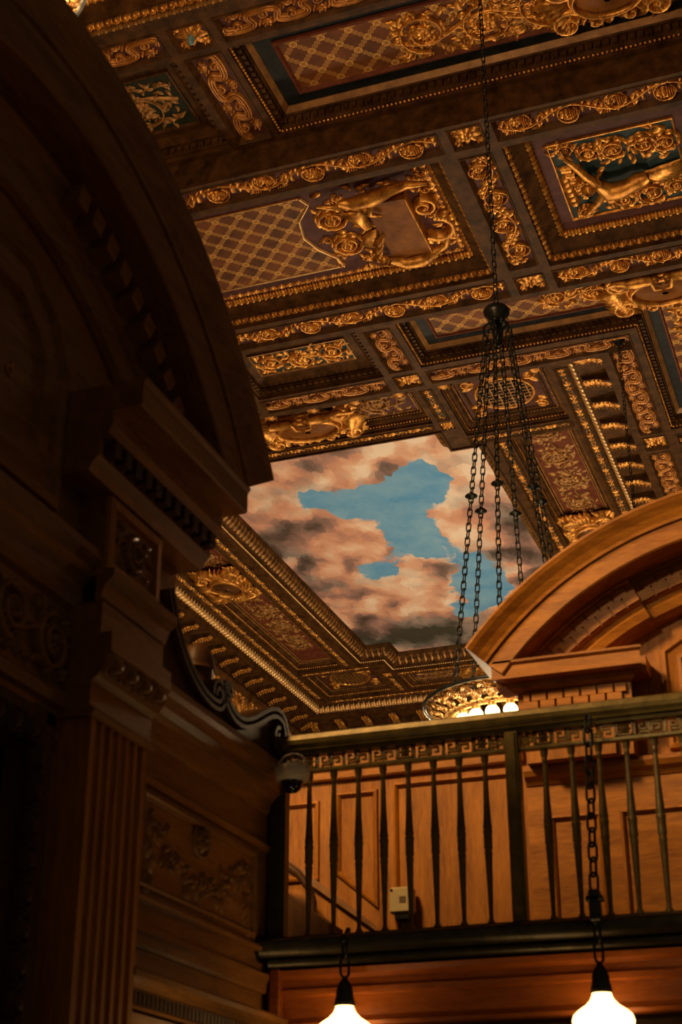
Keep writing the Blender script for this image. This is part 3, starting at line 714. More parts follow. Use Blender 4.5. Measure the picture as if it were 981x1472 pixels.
T['big'] = R(); T['big'].leaf((.08, -.13), pi / 2, .26, .06, .06); T['big'].spiral((.08, .02), .062, .05, .5, 0, .010, .008, .04, 1, 8); T['big'].leaf((.0, -.1), pi / 2, .2, .02, .03); TL['big'] = .16
q2 = R(); row(q2, 'big', LIP, .175, ZF + .25, (.5, .86), (.86, -.5), 1.0)
build('bead_moulding', q, M['gold_light'], mf, True); build('leaf_moulding', q2, M['gold_dark'], mf, True)
g = R(); lid(g, LIP, .275, ZF + .40); build('sky_mural', g, M['sky'], ceiling, label='painted ceiling panel of blue sky and pink clouds')
# blue husk bands
def husk(a0, a1, b0, b1, axis):
    trough(box2(a0, a1, b0, b1), ZF, .05, M['blue'], 'husk_band', 'husk', axis, 'gold', sv=1.0)
def blk(a0, a1, b0, b1):
    holes[ZF].append(box2(a0, a1, b0, b1)); P = box2(a0, a1, b0, b1); r = R(); steps(r, P, [(0, 0), (.01, .04)], ZF); lid(r, P, .01, ZF + .04); o = build('rosette_block', r, M['soffit'], ceiling)
    q = R(); place(q, T['ros'], ((P[0][0] + P[1][0]) / 2, (P[0][1] + P[2][1]) / 2, ZF + .04), (.55, 0, 0), (0, .55, 0), DN); build('carved_relief', q, M['gold'], o, True)
for s in (-1, 1):
    lo, hi = lambda a, b: (min(a, b), max(a, b)), None
    husk(*sorted((s * 4.56, s * 4.80)), -6.98, 6.98, 'y'); husk(-4.50, 4.50, *sorted((s * 7.12, s * 7.36)), 'x')
    husk(*sorted((s * 3.07, s * 3.29)), -4.92, 4.92, 'y'); husk(-2.25, 2.25, *sorted((s * 5.67, s * 5.89)), 'x')
    for t in (-1, 1):
        husk(*sorted((s * 2.34, s * 2.58)), *sorted((t * 5.95, t * 7.06)), 'y'); husk(*sorted((s * 2.66, s * 4.50)), *sorted((t * 5.0, t * 5.24)), 'x')
        blk(*sorted((s * 2.34, s * 2.58)), *sorted((t * 5.64, t * 5.88)))
        P = box2(*sorted((s * 2.68, s * 4.48)), *sorted((t * 5.30, t * 7.06)))
        cg, d, z = coffer(P, ZF, 'small', M['purple'], 'grille_coffer')
        cc = ((P[0][0] + P[1][0]) / 2, (P[0][1] + P[2][1]) / 2)
        gr = R()
        for k in range(-4, 5):
            h_ = sqrt(max(0, .46 ** 2 - (k * .10) ** 2))
            if h_ > .05:
                gr.box(cc[0] - h_, cc[0] + h_, cc[1] + k * .10 - .011, cc[1] + k * .10 + .011, z - .035, z - .018); gr.box(cc[0] + k * .10 - .011, cc[0] + k * .10 + .011, cc[1] - h_, cc[1] + h_, z - .042, z - .025)
        build('grille', gr, M['gold_dark'], cg, label='round gilt lattice grille')
        gr = R(); gr.lathe([(.44, -.004), (.44, -.003)], (cc[0], cc[1], z), 28); build('vent_opening', gr, M['iron'], cg)
        q = R(); q.spiral((0, 0), .49, .49, 1, 0, .035, .035, .05, 1, 36)
        for sx in (-1, 1):
            for sy in (-1, 1):
                q.spiral((sx * .52, sy * .5), .13, .03, 1.3, atan2(-sy, -sx), .025, .012, .06, sx * sy); q.leaf((sx * .42, sy * .42), atan2(sy, sx), .3, .05, .06); q.leaf((sx * .5, sy * .3), sx * .5 if sx > 0 else pi, .2, .04, .05)
        q2 = R(); place(q2, q, (cc[0], cc[1], z), (1, 0, 0), (0, 1, 0), DN); build('carved_relief', q2, M['gold'], cg, True)
        frame_on(cg, (inset(P, .22), z), .06, .03, M['soffit'])
    # long side coffers and end coffers with cartouches
    P = box2(*sorted((s * 3.34, s * 4.50)), -4.92, 4.92)
    cs, d, z = coffer(P, ZF, 'small', M['red'], 'mural_coffer')
    q = R(); mid = (P[0][0] + P[1][0]) / 2
    for k in range(4):
        for side in (-1, 1):
            place(q, rinceau(.62, .98, 30 + k, 1, 1.6), (mid, CY - .6 + side * (1.05 + k * 1.0), z), (1, 0, 0), (0, side, 0), DN)
    build('carved_relief', q, M['gold_dark'], cs, True)
    frame_on(cs, (inset(P, .185), z), .03, .02, M['gold_dark'], 'gilt_fillet')
    ga, sa = cartouche(.40, .30, True, 15)
    q = R(); place(q, ga, (mid, CY - .62, z - .12), (0, 1, 0), (-s, 0, 0), DN); build('cartouche', q, M['gold'], cs, True, label='gilt cartouche with oval boss and small figures')
    q = R(); place(q, sa, (mid, CY - .62, z - .12), (0, 1, 0), (-s, 0, 0), DN); build('shield', q, M['shield_dark'], cs, True)
    P = box2(-2.26, 2.26, *sorted((s * 5.94, s * 7.06)))
    cs, d, z = coffer(P, ZF, 'small', M['purple'], 'mural_coffer')
    mid = (P[0][1] + P[2][1]) / 2; q = R()
    for side in (-1, 1): place(q, rinceau(.95, .66, 44, 1, 1.6), (CX + side * 1.45, mid, z), (side, 0, 0), (0, 1, 0), DN)
    build('carved_relief', q, M['gold_dark'], cs, True)
    frame_on(cs, (inset(P, .185), z), .03, .02, M['gold_dark'], 'gilt_fillet')
    ga, sa = cartouche(.52, .30, True, 16)
    q = R(); place(q, ga, (CX + .2, mid, z - .12), (1, 0, 0), (0, -s, 0), DN); build('cartouche', q, M['gold'], cs, True, label='gilt cartouche with winged figures at the end of the mural')
    q = R(); place(q, sa, (CX + .2, mid, z - .12), (1, 0, 0), (0, -s, 0), DN); build('shield', q, M['shield'], cs, True)

# modillion cornice round the bay
def outset(e): return inset(OUT, -e)
r = R(); steps(r, OUT, [(0, 0), (-.02, 0), (-.03, -.03), (-.10, -.17), (-.11, -.20), (-.14, -.20), (-.14, -.30), (-.67, -.30), (-.67, -.60)], ZF)
cn = build('cornice', r, M['soffit'], ceiling)
q = R(); T['eggb'] = R(); T['eggb'].dome((.07, 0), .045, .05, 0, 8, 1.35); T['eggb'].leaf((0, .085), -pi / 2, .16, .018, .035); T['eggb'].spiral((.07, 0), .058, .058, .7, pi * .65, .009, .009, .03, 1, 10); TL['eggb'] = .14
row(q, 'eggb', OUT, -.06, ZF - .10, (.45, .89), (.89, -.45), 1.25); build('egg_and_dart', q, M['gold_light'], cn, True)
mo = R(); prof = [(0, 0), (.46, 0), (.48, -.03), (.46, -.07), (.40, -.085), (.30, -.08), (.2, -.10), (.1, -.15), (.0, -.18)]
mo.prism(prof, -.115, .115, lambda p, q_, a: (p, a, q_)); mo.box(0, .5, -.13, .13, -.012, .0)
lf = R(); rn = random.Random(5)
for k in range(5): lf.leaf((.03 + .08 * k, 0), 0, .14, .11, .045, .0)
for k in range(14): lf.dome((.03 + .032 * k, .075 * (-1) ** k), .022, .04, n=5)
lf2 = R()
for p in lf.v: lf2.v.append((p[0], p[1], -.085 - .09 * max(0, 1 - p[0] / .3) ** 1.2 - p[2] + .01))
lf2.f = list(lf.f)
lf2.ball((.46, 0, -.05), .035, 8, 5); lf2.ball((.45, .07, -.05), .03, 8, 5); lf2.ball((.45, -.07, -.05), .03, 8, 5)
proto_m = proto_l = None
Wl = outset(.67)
for i in range(4):
    a, b = Wl[i], Wl[(i + 1) % 4]; l = math.hypot(b[0] - a[0], b[1] - a[1]); n = round((l - .7) / .725); p_ = (l - .7) / n
    ex, ey = (b[0] - a[0]) / l, (b[1] - a[1]) / l; nx, ny = -ey, ex
    for k in range(n + 1):
        t = .35 + k * p_; loc = (a[0] + ex * t, a[1] + ey * t, ZF - .30); rot = (0, 0, atan2(ny, nx))
        if proto_m is None:
            proto_m = build('modillion', mo, M['soffit'], ceiling, False, loc, rot); proto_l = build('acanthus', lf2, M['gold'], proto_m, True)
        else:
            c = copy_obj(proto_m, ceiling, loc, rot); copy_obj(proto_l, c)
# soffit planes
BAY = outset(.67)
soffit(ceil_r, rect(-14.0, 4.0, 1.0, 13.83), holes[12.4], 12.4)
soffit(ceil_r, rect(-14.0, 4.0, 13.83, 36.5), holes[12.0] + [BAY], 12.0)
soffit(ceil_r, OUT, holes[12.6], 12.6)
ceil_r.box(-14.0, 4.0, 1.0, 36.5, 13.3, 13.5)
pass
me = ceiling.data; me.from_pydata(ceil_r.v, [], ceil_r.f); me.materials.append(M['soffit'])

# hall walls and floor
def struct(name, r, mat, label=None):
    o = build(name, r, mat); o['kind'] = 'structure'
    if label: o['label'] = label
    return o
XW, YW = BAY[0][0], BAY[2][1]
r = R(); r.box(XW - .4, XW, 2.0, YW + .4, -1.6, 12.0); wl = struct('wall_hall_left', r, M['plaster'], 'hall side wall under the modillion cornice')
r = R(); r.prism([(0, 11.86), (.09, 11.90), (.11, 11.97), (.04, 12.0), (0, 12.0)], 13.9, YW, lambda p, q_, a: (XW + p, a, q_)); r.prism([(0, 11.22), (.05, 11.24), (.06, 11.30), (0, 11.32)], 13.9, YW, lambda p, q_, a: (XW + p, a, q_)); build('cornice_moulding', r, M['soffit'], wl)
q = R(); place(q, T['grape'], (XW + .005, 20.0, 11.60), (0, 1, 0), (0, 0, 1.35), (1, 0, 0), 12, 1.24, 1, 1); build('carved_frieze', q, M['gold'], wl, True)
r = R(); r.box(XW - .4, 4.0, YW, YW + .4, -1.6, 12.0); wf = struct('wall_hall_far', r, M['plaster'], 'far end wall of the hall below the cornice')
r = R(); r.prism([(0, 11.86), (.09, 11.90), (.11, 11.97), (.04, 12.0), (0, 12.0)], XW, 4.0, lambda p, q_, a: (a, YW - p, q_)); build('cornice_moulding', r, M['soffit'], wf)
q = R(); place(q, T['grape'], (XW, YW - .005, 11.60), (1, 0, 0), (0, 0, 1.35), (0, -1, 0), 9, 1.24); build('carved_frieze', q, M['gold'], wf, True)
r = R(); r.box(-14.4, 4.5, -3, 36.5, -1.7, -1.6); struct('floor', r, M['floor'])

# ================================================================== the wooden enclosure in the foreground
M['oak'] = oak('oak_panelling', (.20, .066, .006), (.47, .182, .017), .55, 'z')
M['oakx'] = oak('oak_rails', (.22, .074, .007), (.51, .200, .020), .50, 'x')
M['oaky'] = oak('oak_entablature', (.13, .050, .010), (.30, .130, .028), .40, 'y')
M['oakr'] = oak('red_oak_fascia', (.16, .036, .005), (.38, .10, .014), .36, 'x')
M['oakd'] = oak('dark_oak', (.035, .016, .006), (.085, .038, .014), .45, 'z')
M['oakd'].node_tree.nodes['Principled BSDF'].inputs['Specular IOR Level'].default_value = .10
M['bronze_black'] = mottled('blackened_bronze', (.020, .016, .008), (.050, .040, .018), .34, .4, 12, .15, 90)
M['bronze_rail'] = mottled('olive_bronze', (.10, .072, .016), (.21, .150, .036), .36, .35, 12, .15, 90)
M['bronze_dark'] = mottled('dark_bronze', (.085, .056, .014), (.19, .125, .034), .42, .3, 12, .15, 90)
M['white'] = mottled('white_plastic', (.52, .46, .36), (.66, .58, .46), .4, 0, 5)
M['cream'] = mottled('cream_plastic', (.42, .33, .16), (.55, .44, .22), .45, 0, 5)
M['blackgloss'] = mottled('black_dome', (.004, .004, .005), (.010, .010, .012), .08, 0, 5)
def glow(name, col, strength):
    m, nt, b = mat_new(name); b.inputs['Base Color'].default_value = (.9, .82, .66, 1); b.inputs['Roughness'].default_value = .3
    b.inputs['Emission Color'].default_value = (*col, 1); b.inputs['Emission Strength'].default_value = strength
    return m
M['bulb'] = glow('lit_globe', (1.0, .70, .30), 9.0); M['bulb'].cycles.emission_sampling = 'NONE'
M['shade'] = glow('opal_shade', (1.0, .61, .22), 5.0)

def psteps(r, P, prof, mp, close=True):
    rings = [[mp(u, v, h) for u, v in inset(P, i)] for i, h in prof]; n = len(P)
    for a, b in zip(rings, rings[1:]): r.add(a + b, [(j, (j + 1) % n, n + (j + 1) % n, n + j) for j in range(n)])
    if close: r.add(rings[-1], [tuple(range(n))])
PANEL = [(0, 0), (.006, .022), (.020, .028), (.030, .016), (.036, .004), (.050, -.014), (.056, -.016)]
def arc_sweep(r, prof, mp, a0, a1, n=48, caps=True):
    rings = [[mp(rr, d, a0 + (a1 - a0) * i / n) for rr, d in prof] for i in range(n + 1)]
    r.sweep(rings, True, caps)

# ---- left portal wall ( faces +X )
X0 = -3.35
mY = lambda p, z, y: (X0 + p, y, z)
r = R()
r.box(-3.62, X0, 5.42, 8.0, -1.6, 2.50); r.box(-3.62, X0, .6, 3.78, -1.6, 2.50); r.box(-3.62, X0, 3.78, 5.42, 1.92, 2.50)
YC, ZC = 4.6, 2.22
arcp = [(YC + 2.52 * sin(radians(t)), ZC + 2.52 * cos(radians(t))) for t in range(-55, 56, 5)]
poly = [(YC + 2.05, 2.50)] + arcp[::-1] + [(YC - 2.05, 2.50)]
r.prism(poly, -3.62, X0, lambda p, q_, a: (a, p, q_))
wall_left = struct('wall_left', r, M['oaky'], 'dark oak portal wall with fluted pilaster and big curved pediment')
# door leaf in the opening
r = R(); r.box(-3.60, -3.50, 3.78, 5.42, -1.6, 1.92); dl = build('door_leaf', r, M['oakd'], wall_left)
r = R(); psteps(r, rect(4.75, 5.22, -.4, 1.72), PANEL, lambda u, v, h: (-3.50 + h, u, v)); build('door_panel', r, M['oakd'], dl)
r = R(); r.bbox(-3.50, -3.488, 5.225, 5.255, .72, .80, .002); build('door_plate', r, M['white'], dl, label='small pale plate on the door')
# door casing
r = R()
for y0, y1 in ((5.30, 5.50),): r.prism([(0, y0), (.05, y0 + .01), (.06, y0 + .05), (.03, y0 + .08), (.05, y0 + .11), (.05, y1 - .02), (0, y1)], -1.6, 2.07, lambda p, y, z: (X0 + p, y, z))
r.prism([(0, 1.90), (.05, 1.91), (.06, 1.95), (.03, 1.98), (.05, 2.01), (.05, 2.06), (0, 2.08)], 3.7, 5.5, mY)
casing = build('door_casing', r, M['oakd'], wall_left)
q = R(); place(q, T['eggb'], (X0 + .05, 3.8, 1.94), (0, 1, 0), (0, 0, .8), (1, 0, 0), 11, .14); place(q, T['eggb'], (X0 + .05, 5.33, -.2), (0, 0, 1), (0, .8, 0), (1, 0, 0), 15, .14); build('carved_edge', q, M['oakd'], casing, True)
# mouldings left of the pilaster
r = R()
r.prism([(0, 2.60), (.03, 2.62), (.05, 2.66), (.05, 2.72), (.09, 2.76), (.10, 2.80), (.14, 2.84), (.14, 2.88), (0, 2.90)], 3.6, 5.62, mY)
r.prism([(0, 2.12), (.03, 2.13), (.05, 2.17), (.03, 2.20), (0, 2.22)], 3.6, 5.62, mY)
build('entablature_moulding', r, M['oaky'], wall_left)
q = R(); place(q, rinceau(1.7, .34, 3, 5, 1.0), (X0, 4.75, 2.40), (0, 1, 0), (0, 0, 1), (1, 0, 0)); build('carved_frieze', q, M['oaky'], wall_left, True)
# tympanum panel
r = R(); P = [(4.05, 2.98), (5.36, 2.98), (5.36, 3.70), (5.22, 3.92), (4.95, 4.1), (4.05, 4.1)]
psteps(r, P, [(0, 0), (.01, .05), (.05, .06), (.07, .03), (.12, .02), (.14, .045), (.22, .05), (.24, .01)], lambda u, v, h: (X0 + h, u, v)); tymp = build('tympanum_panel', r, M['oaky'], wall_left)
cu = bpy.data.curves.new('letter', 'FONT'); cu.body = 'd'; cu.size = .115; cu.extrude = .004
to = bpy.data.objects.new('letter', cu); COL.objects.link(to)
lm = bpy.data.meshes.new_from_object(to.evaluated_get(bpy.context.evaluated_depsgraph_get())); bpy.data.objects.remove(to)
lo_ = bpy.data.objects.new('inscription_letter', lm); COL.objects.link(lo_); lm.materials.append(M['gold']); lo_.parent = tymp
lo_.location = (X0 + .016, 4.865, 3.45); lo_.rotation_euler = (radians(90), 0, radians(90)); lo_['label'] = 'gilt letter d painted on the panel'
# pilasters: fluted shaft, capital, frieze block with plaque, cornice block
def pilaster(yc):
    hw = .27; pr = [(-.15, -hw), (0, -hw), (0, -hw + .03)]; nf = 6; fw = (2 * hw - .06) / nf
    for k in range(nf):
        y0 = -hw + .03 + k * fw
        for j in range(7): t = pi * j / 6; pr.append((-.030 * sin(t), y0 + .014 + (fw - .028) * (1 - cos(t)) / 2))
    pr += [(0, hw - .03), (0, hw), (-.15, hw)]
    r = R(); r.prism(pr, -1.6, 2.10, lambda p, y, z: (-3.20 + p, yc + y, z)); pil = build('pilaster', r, M['oak'], wall_left)
    r = R(); r.prism([(-.15, 2.09), (.015, 2.09), (.03, 2.11), (.015, 2.13), (.0, 2.14), (.0, 2.25), (.03, 2.27), (.06, 2.31), (.08, 2.37), (.09, 2.38), (.09, 2.47), (-.15, 2.47)], yc - .30, yc + .30, lambda p, z, y: (-3.20 + p, y, z))
    cp = build('capital', r, M['oaky'], pil)
    q = R(); place(q, T['eggb'], (-3.14, yc - .28, 2.33), (0, 1, 0), (.3, 0, .9), (.9, 0, -.3), 4, .14, 1, .7); build('carved_eggs', q, M['oaky'], cp, True)
    r = R(); r.box(-3.35, -3.17, yc - .30, yc + .32, 2.47, 2.62); r.prism([(0, 2.62), (.03, 2.64), (.05, 2.70), (.09, 2.73), (.09, 2.77), (0, 2.78)], yc - .32, yc + .34, lambda p, z, y: (-3.20 + p, y, z))
    r.box(-3.35, -3.20, yc - .27, yc + .27, 2.77, 3.18); fb = build('frieze_block', r, M['oaky'], pil)
    r = R(); psteps(r, rect(yc - .27, yc + .27, 2.79, 3.17), [(0, 0), (.004, .02), (.05, .024), (.06, -.02)], lambda u, v, h: (-3.20 + h, u, v)); pq = build('plaque', r, M['oak'], fb) if False else build('plaque', r, M['oak'], pil)
    q = R(); place(q, rinceau(.36, .24, 4, 1, 1.4), (-3.215, yc, 2.98), (0, 1, 0), (0, 0, 1), (1, 0, 0)); build('plaque_carving', q, M['oaky'], pil, True)
    # bed mould, dentils and cornice block
    r = R(); r.prism([(-.15, 3.18), (.03, 3.18), (.05, 3.22), (.08, 3.25), (.08, 3.34), (.12, 3.36), (.14, 3.40), (.14, 3.47), (.275, 3.47), (.285, 3.48), (.285, 3.585), (.30, 3.60), (.30, 3.615), (-.15, 3.615)], yc - .52, yc + .70, lambda p, z, y: (-3.20 + p, y, z))
    cb = build('cornice_block', r, M['oaky'], pil)
    q = R(); 
    for k in range(11): q.bbox(-3.13, -3.06, yc - .48 + k * .105, yc - .415 + k * .105, 3.26, 3.34, .004)
    build('dentils', q, M['oakd'], cb)
pilaster(5.88); pilaster(3.32)
# curved pediment
pr = [(2.80, -2.90), (2.785, -2.90), (2.75, -2.915), (2.70, -2.955), (2.66, -2.985), (2.64, -2.99), (2.64, -3.005), (2.60, -3.01), (2.43, -3.01), (2.42, -3.02), (2.42, -3.34), (2.36, -3.34), (2.36, -3.62), (2.80, -3.62)]
mpL = lambda rr, d, a: (d, YC + rr * sin(a), ZC + rr * cos(a))
r = R(); arc_sweep(r, pr, mpL, radians(-55.2), radians(55.2), 64); ped = build('pediment', r, M['oaky'], wall_left)
r = R(); arc_sweep(r, [(2.42, -3.36), (2.42, -3.22), (2.36, -3.20), (2.34, -3.22), (2.22, -3.24), (2.20, -3.27), (2.12, -3.30), (2.10, -3.33), (2.10, -3.36)], mpL, radians(-52), radians(52), 48); build('bed_moulding', r, M['oaky'], ped)
for k in range(27):
    a = radians(-50 + 100 * k / 26); r = R()
    if abs(a) < radians(8): continue
    V = []
    for rr in (2.24, 2.36):
        for x in (-3.25, -3.13):
            for da in (-.020, .020): V.append(mpL(rr, x, a + da))
    r.add(V, [(0, 1, 3, 2), (4, 6, 7, 5), (0, 4, 5, 1), (2, 3, 7, 6), (0, 2, 6, 4), (1, 5, 7, 3)]); build('dentil', r, M['oaky'], ped)
# wall between pilaster and balcony
r = R()
r.prism([(0, 2.24), (.02, 2.25), (.03, 2.29), (.06, 2.33), (.09, 2.35), (.09, 2.40), (.11, 2.45), (.11, 2.49), (.09, 2.54), (-.27, 2.56), (-.27, 2.50), (0, 2.5)], 6.15, 8.0, mY)
r.prism([(0, 2.02), (.02, 2.02), (.03, 2.05), (.01, 2.07), (0, 2.07)], 6.3, 8.0, mY)
build('entablature_moulding', r, M['oaky'], wall_left)
r = R(); psteps(r, rect(6.38, 7.80, 1.52, 1.99), PANEL, lambda u, v, h: (X0 + h, u, v)); pn = build('garland_panel', r, M['oaky'], wall_left)
q = R(); rn = random.Random(12)
for k in range(44):
    t = k / 43; u = -.58 + 1.16 * t; v = .13 - .24 * (1 - (2 * t - 1) ** 2) + rn.uniform(-.04, .04)
    q.leaf((u, v), rn.uniform(0, 6.28), .10, .03, .035, 0, rn.uniform(-1, 1)); q.dome((u, v + .02), .022, .04, n=6)
for s in (-1, 1):
    for k in range(16): q.leaf((s * .60 + rn.uniform(-.03, .03), .14 - .022 * k), rn.uniform(-2.6, -.5), .09, .028, .035); 
q.flower((0, .14), .075, 8, .05); q.spiral((0, .14), .09, .09, 1, 0, .012, .012, .03, 1, 20)
q2 = R(); place(q2, q, (X0 - .012, 7.09, 1.755), (0, 1, 0), (0, 0, 1), (1, 0, 0)); build('carved_garland', q2, M['oaky'], pn, True)
r = R()
r.prism([(0, 1.455), (.035, 1.46), (.04, 1.475), (.03, 1.49), (0, 1.495)], 6.15, 8.0, mY)
r.prism([(0, 1.24), (.02, 1.245), (.03, 1.26), (.035, 1.30), (.05, 1.315), (.05, 1.34), (.0, 1.35)], 6.15, 8.0, mY)
r.prism([(0, .95), (.10, .96), (.10, 1.0), (.115, 1.03), (.13, 1.05), (.155, 1.075), (.155, 1.10), (.14, 1.115), (0, 1.125)], 6.15, 8.0, mY)
r.prism([(0, .70), (.05, .72), (.06, .86), (.08, .90), (.08, .94), (0, .95)], 6.15, 8.0, mY)
lm_ = build('lower_cornice', r, M['oaky'], wall_left)
q = R()
for k in range(42): q.box(X0 + .09, X0 + .125, 6.17 + k * .043, 6.195 + k * .043, .965, 1.02)
build('dentils', q, M['oakd'], lm_)
# scrolled cresting on the wall top
def ribbon(r, C, th, x0, x1):
    n = len(C); rings = []
    for i in range(n):
        a = C[max(i - 1, 0)]; b = C[min(i + 1, n - 1)]; dy, dz = b[0] - a[0], b[1] - a[1]; l = math.hypot(dy, dz) or 1e-6
        ny, nz = -dz / l, dy / l; t = th[i] if hasattr(th, '__len__') else th; e = (x1 - x0) * .16
        rings.append([(x0, C[i][0] - ny * t, C[i][1] - nz * t), (x1, C[i][0] - ny * t, C[i][1] - nz * t), (x1, C[i][0] - ny * t * .3, C[i][1] - nz * t * .3), (x1 - e, C[i][0], C[i][1]), (x1, C[i][0] + ny * t * .3, C[i][1] + nz * t * .3), (x1, C[i][0] + ny * t, C[i][1] + nz * t), (x0, C[i][0] + ny * t, C[i][1] + nz * t)])
    r.sweep(rings, True, True)
def bez(pts, n=24):
    out = []
    for i in range(n + 1):
        t = i / n; Q = [Vector(p) for p in pts]
        while len(Q) > 1: Q = [a.lerp(b, t) for a, b in zip(Q, Q[1:])]
        out.append((Q[0].x, Q[0].y))
    return out
r = R()
A = bez([(6.40, 3.02), (6.50, 2.78), (6.66, 2.60), (6.95, 2.56), (7.05, 2.60)]) + [(7.03 + .055 * cos(t), 2.655 + .055 * sin(t)) for t in [-.6 + .45 * k for k in range(10)]]
ribbon(r, A, .032, -3.40, -3.24)
B = [(7.15 + .05 * cos(t), 2.69 + .05 * sin(t)) for t in [4.3 - .45 * k for k in range(9)]] + bez([(7.10, 2.70), (7.18, 2.56), (7.42, 2.50), (7.60, 2.72), (7.78, 2.83), (7.90, 2.80)]) + [(7.89 + (.13 - .009 * k) * cos(t), 2.68 + (.13 - .009 * k) * sin(t)) for k, t in [(k, 1.5 - .5 * k) for k in range(13)]]
ribbon(r, B, .034, -3.40, -3.24)
# web under the scrolls
web = [(6.30, 2.5), (6.30, 2.95)] + A[2:22] + [(7.10, 2.62)] + bez([(7.12, 2.62), (7.18, 2.54), (7.42, 2.48), (7.60, 2.70), (7.78, 2.80), (7.90, 2.76)])[2:] + [(7.95, 2.5)]
r.prism(web[::-1], -3.40, -3.28, lambda p, q_, a: (a, p, q_))
build('scroll_cresting', r, M['oakd'], wall_left)
u = empty('urn_finial', (-3.515, 7.30, 2.56), 'dark wooden urn finial standing on the scrolled wall cresting', 'urn')
r = R(); r.lathe([(.065, 0), (.065, .03), (.04, .06), (.035, .14), (.06, .18), (.088, .22), (.096, .28), (.092, .36)], n=20); build('urn_body', r, M['oakd'], u, True)
r = R(); r.lathe([(.098, .355), (.100, .38), (.094, .41), (.080, .46), (.055, .495), (.02, .515), (.005, .52)], n=20); build('urn_lid', r, M['oakd'], u, True)

# ---- balcony: floor slab, fascia, back wall
r = R(); r.box(-3.40, 3.0, 7.99, 9.4, 1.36, 1.50); r.box(-3.40, 3.0, 8.30, 8.42, -1.6, 1.08)
r.box(-3.40, 3.0, 8.0, 8.42, 1.07, 1.37)
bal = struct('floor_balcony', r, M['oakd'], 'balcony floor slab with red brown fascia')
r = R(); mX = lambda p, z, x: (x, 8.0 - p, z)
r.prism([(0, 1.055), (.05, 1.06), (.06, 1.08), (.03, 1.10), (.015, 1.115), (.015, 1.22), (.03, 1.23), (.035, 1.26), (.02, 1.275), (.02, 1.31), (.05, 1.33), (.06, 1.36), (0, 1.37)], -3.33, 3.0, mX); build('fascia_moulding', r, M['oakr'], bal)
r = R(); r.bbox(-3.30, -3.24, 7.93, 8.0, 1.06, 1.37, .006); build('fascia_stile', r, M['oakr'], bal)
r = R(); r.box(-4.6, 3.0, 9.1, 9.25, 1.37, 2.93)
XC, ZP = -.45, 1.87
arcp = [(XC + 2.05 * sin(radians(t)), ZP + 2.05 * cos(radians(t))) for t in range(-50, 51, 5)]
r.prism([(XC + 1.62, 2.93)] + arcp[::-1] + [(XC - 1.62, 2.93)], 9.1, 9.25, lambda p, q_, a: (p, a, q_))
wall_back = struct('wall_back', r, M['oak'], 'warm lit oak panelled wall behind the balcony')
mB = lambda u_, v, h: (u_, 9.1 - h, v)
def back_panel(P, name='wall_panel'):
    r = R(); psteps(r, P, PANEL, mB); return build(name, r, M['oak'], wall_back)
back_panel(rect(-4.3, -3.45, 2.10, 2.62)); back_panel([(-3.34, 2.13), (-3.05, 1.89), (-3.05, 2.66), (-3.34, 2.66)]); back_panel(rect(-2.95, -2.16, 1.62, 2.69))
r = R(); r.bbox(-4.3, -2.08, 9.06, 9.10, 2.74, 2.93, .01); build('top_rail', r, M['oakx'], wall_back)
r = R(); r.prism([(0, 2.555), (.05, 2.565), (.07, 2.59), (.10, 2.61), (.12, 2.64), (.12, 2.665), (.05, 2.68), (0, 2.69)], -2.06, 3.0, lambda p, z, x: (x, 9.08 - p, z)); r.prism([(0, 2.47), (.02, 2.48), (.03, 2.50), (0, 2.515)], -2.04, 3.0, lambda p, z, x: (x, 9.08 - p, z))
r.box(-2.06, 3.0, 9.04, 9.1, 1.4, 2.69); build('belt_moulding', r, M['oakx'], wall_back)
for x0, x1, z1 in ((-1.93, -1.60, 2.37), (-1.50, -.6, 2.37), (-.5, .4, 2.37)):
    r = R(); psteps(r, rect(x0, x1, 1.62, z1), PANEL, lambda u_, v, h: (u_, 9.04 - h, v)); build('wall_panel', r, M['oak'], wall_back)
# portal under the far pediment
r = R(); r.box(-2.02, -1.36, 8.90, 9.1, 2.67, 2.96); r.box(-1.92, -1.46, 8.86, 8.9, 2.67, 2.93); fpil = build('frieze_block', r, M['oak'], wall_back)
r = R(); r.prism([(0, 2.93), (.05, 2.93), (.05, 3.105), (.07, 3.11), (.10, 3.125), (.115, 3.15), (.115, 3.165), (.20, 3.165), (.20, 3.175), (.19, 3.18), (.19, 3.25), (.21, 3.265), (.21, 3.28), (0, 3.28)], 0, 1, lambda p, z, t: ((-2.0 - p * .9) if t < .5 else (-1.37 + p * .65), 8.91 - p, z)); fcb = build('cornice_block', r, M['oakx'], wall_back)
r = R(); r.box(-2.19, -1.24, 8.90, 9.1, 3.18, 3.28); r.box(-2.0, -1.37, 8.9, 9.1, 2.93, 3.18); build('cornice_core', r, M['oakx'], fcb)
for k in range(7):
    for up in (0, 1):
        x0 = -2.005 + k * .104 - (.052 if up else 0); x1 = x0 + .092
        x0, x1 = max(x0, -2.005), min(x1, -1.365)
        if x1 - x0 < .02: continue
        r = R(); r.bbox(x0, x1, 8.835, 8.87, 3.043 if up else 2.985, 3.10 if up else 3.043, .0025); build('dentil', r, M['oakx'], fcb)
pr = [(2.38, 8.60), (2.365, 8.60), (2.34, 8.615), (2.30, 8.65), (2.26, 8.675), (2.24, 8.68), (2.24, 8.695), (2.21, 8.70), (2.12, 8.70), (2.11, 8.71), (2.11, 9.06), (2.03, 9.06), (2.03, 9.25), (2.38, 9.25)]
mpF = lambda rr, d, a: (XC + rr * sin(a), d, ZP + rr * cos(a))
r = R(); arc_sweep(r, pr, mpF, radians(-51.2), radians(51.2), 64); fped = build('pediment', r, M['oakx'], wall_back)
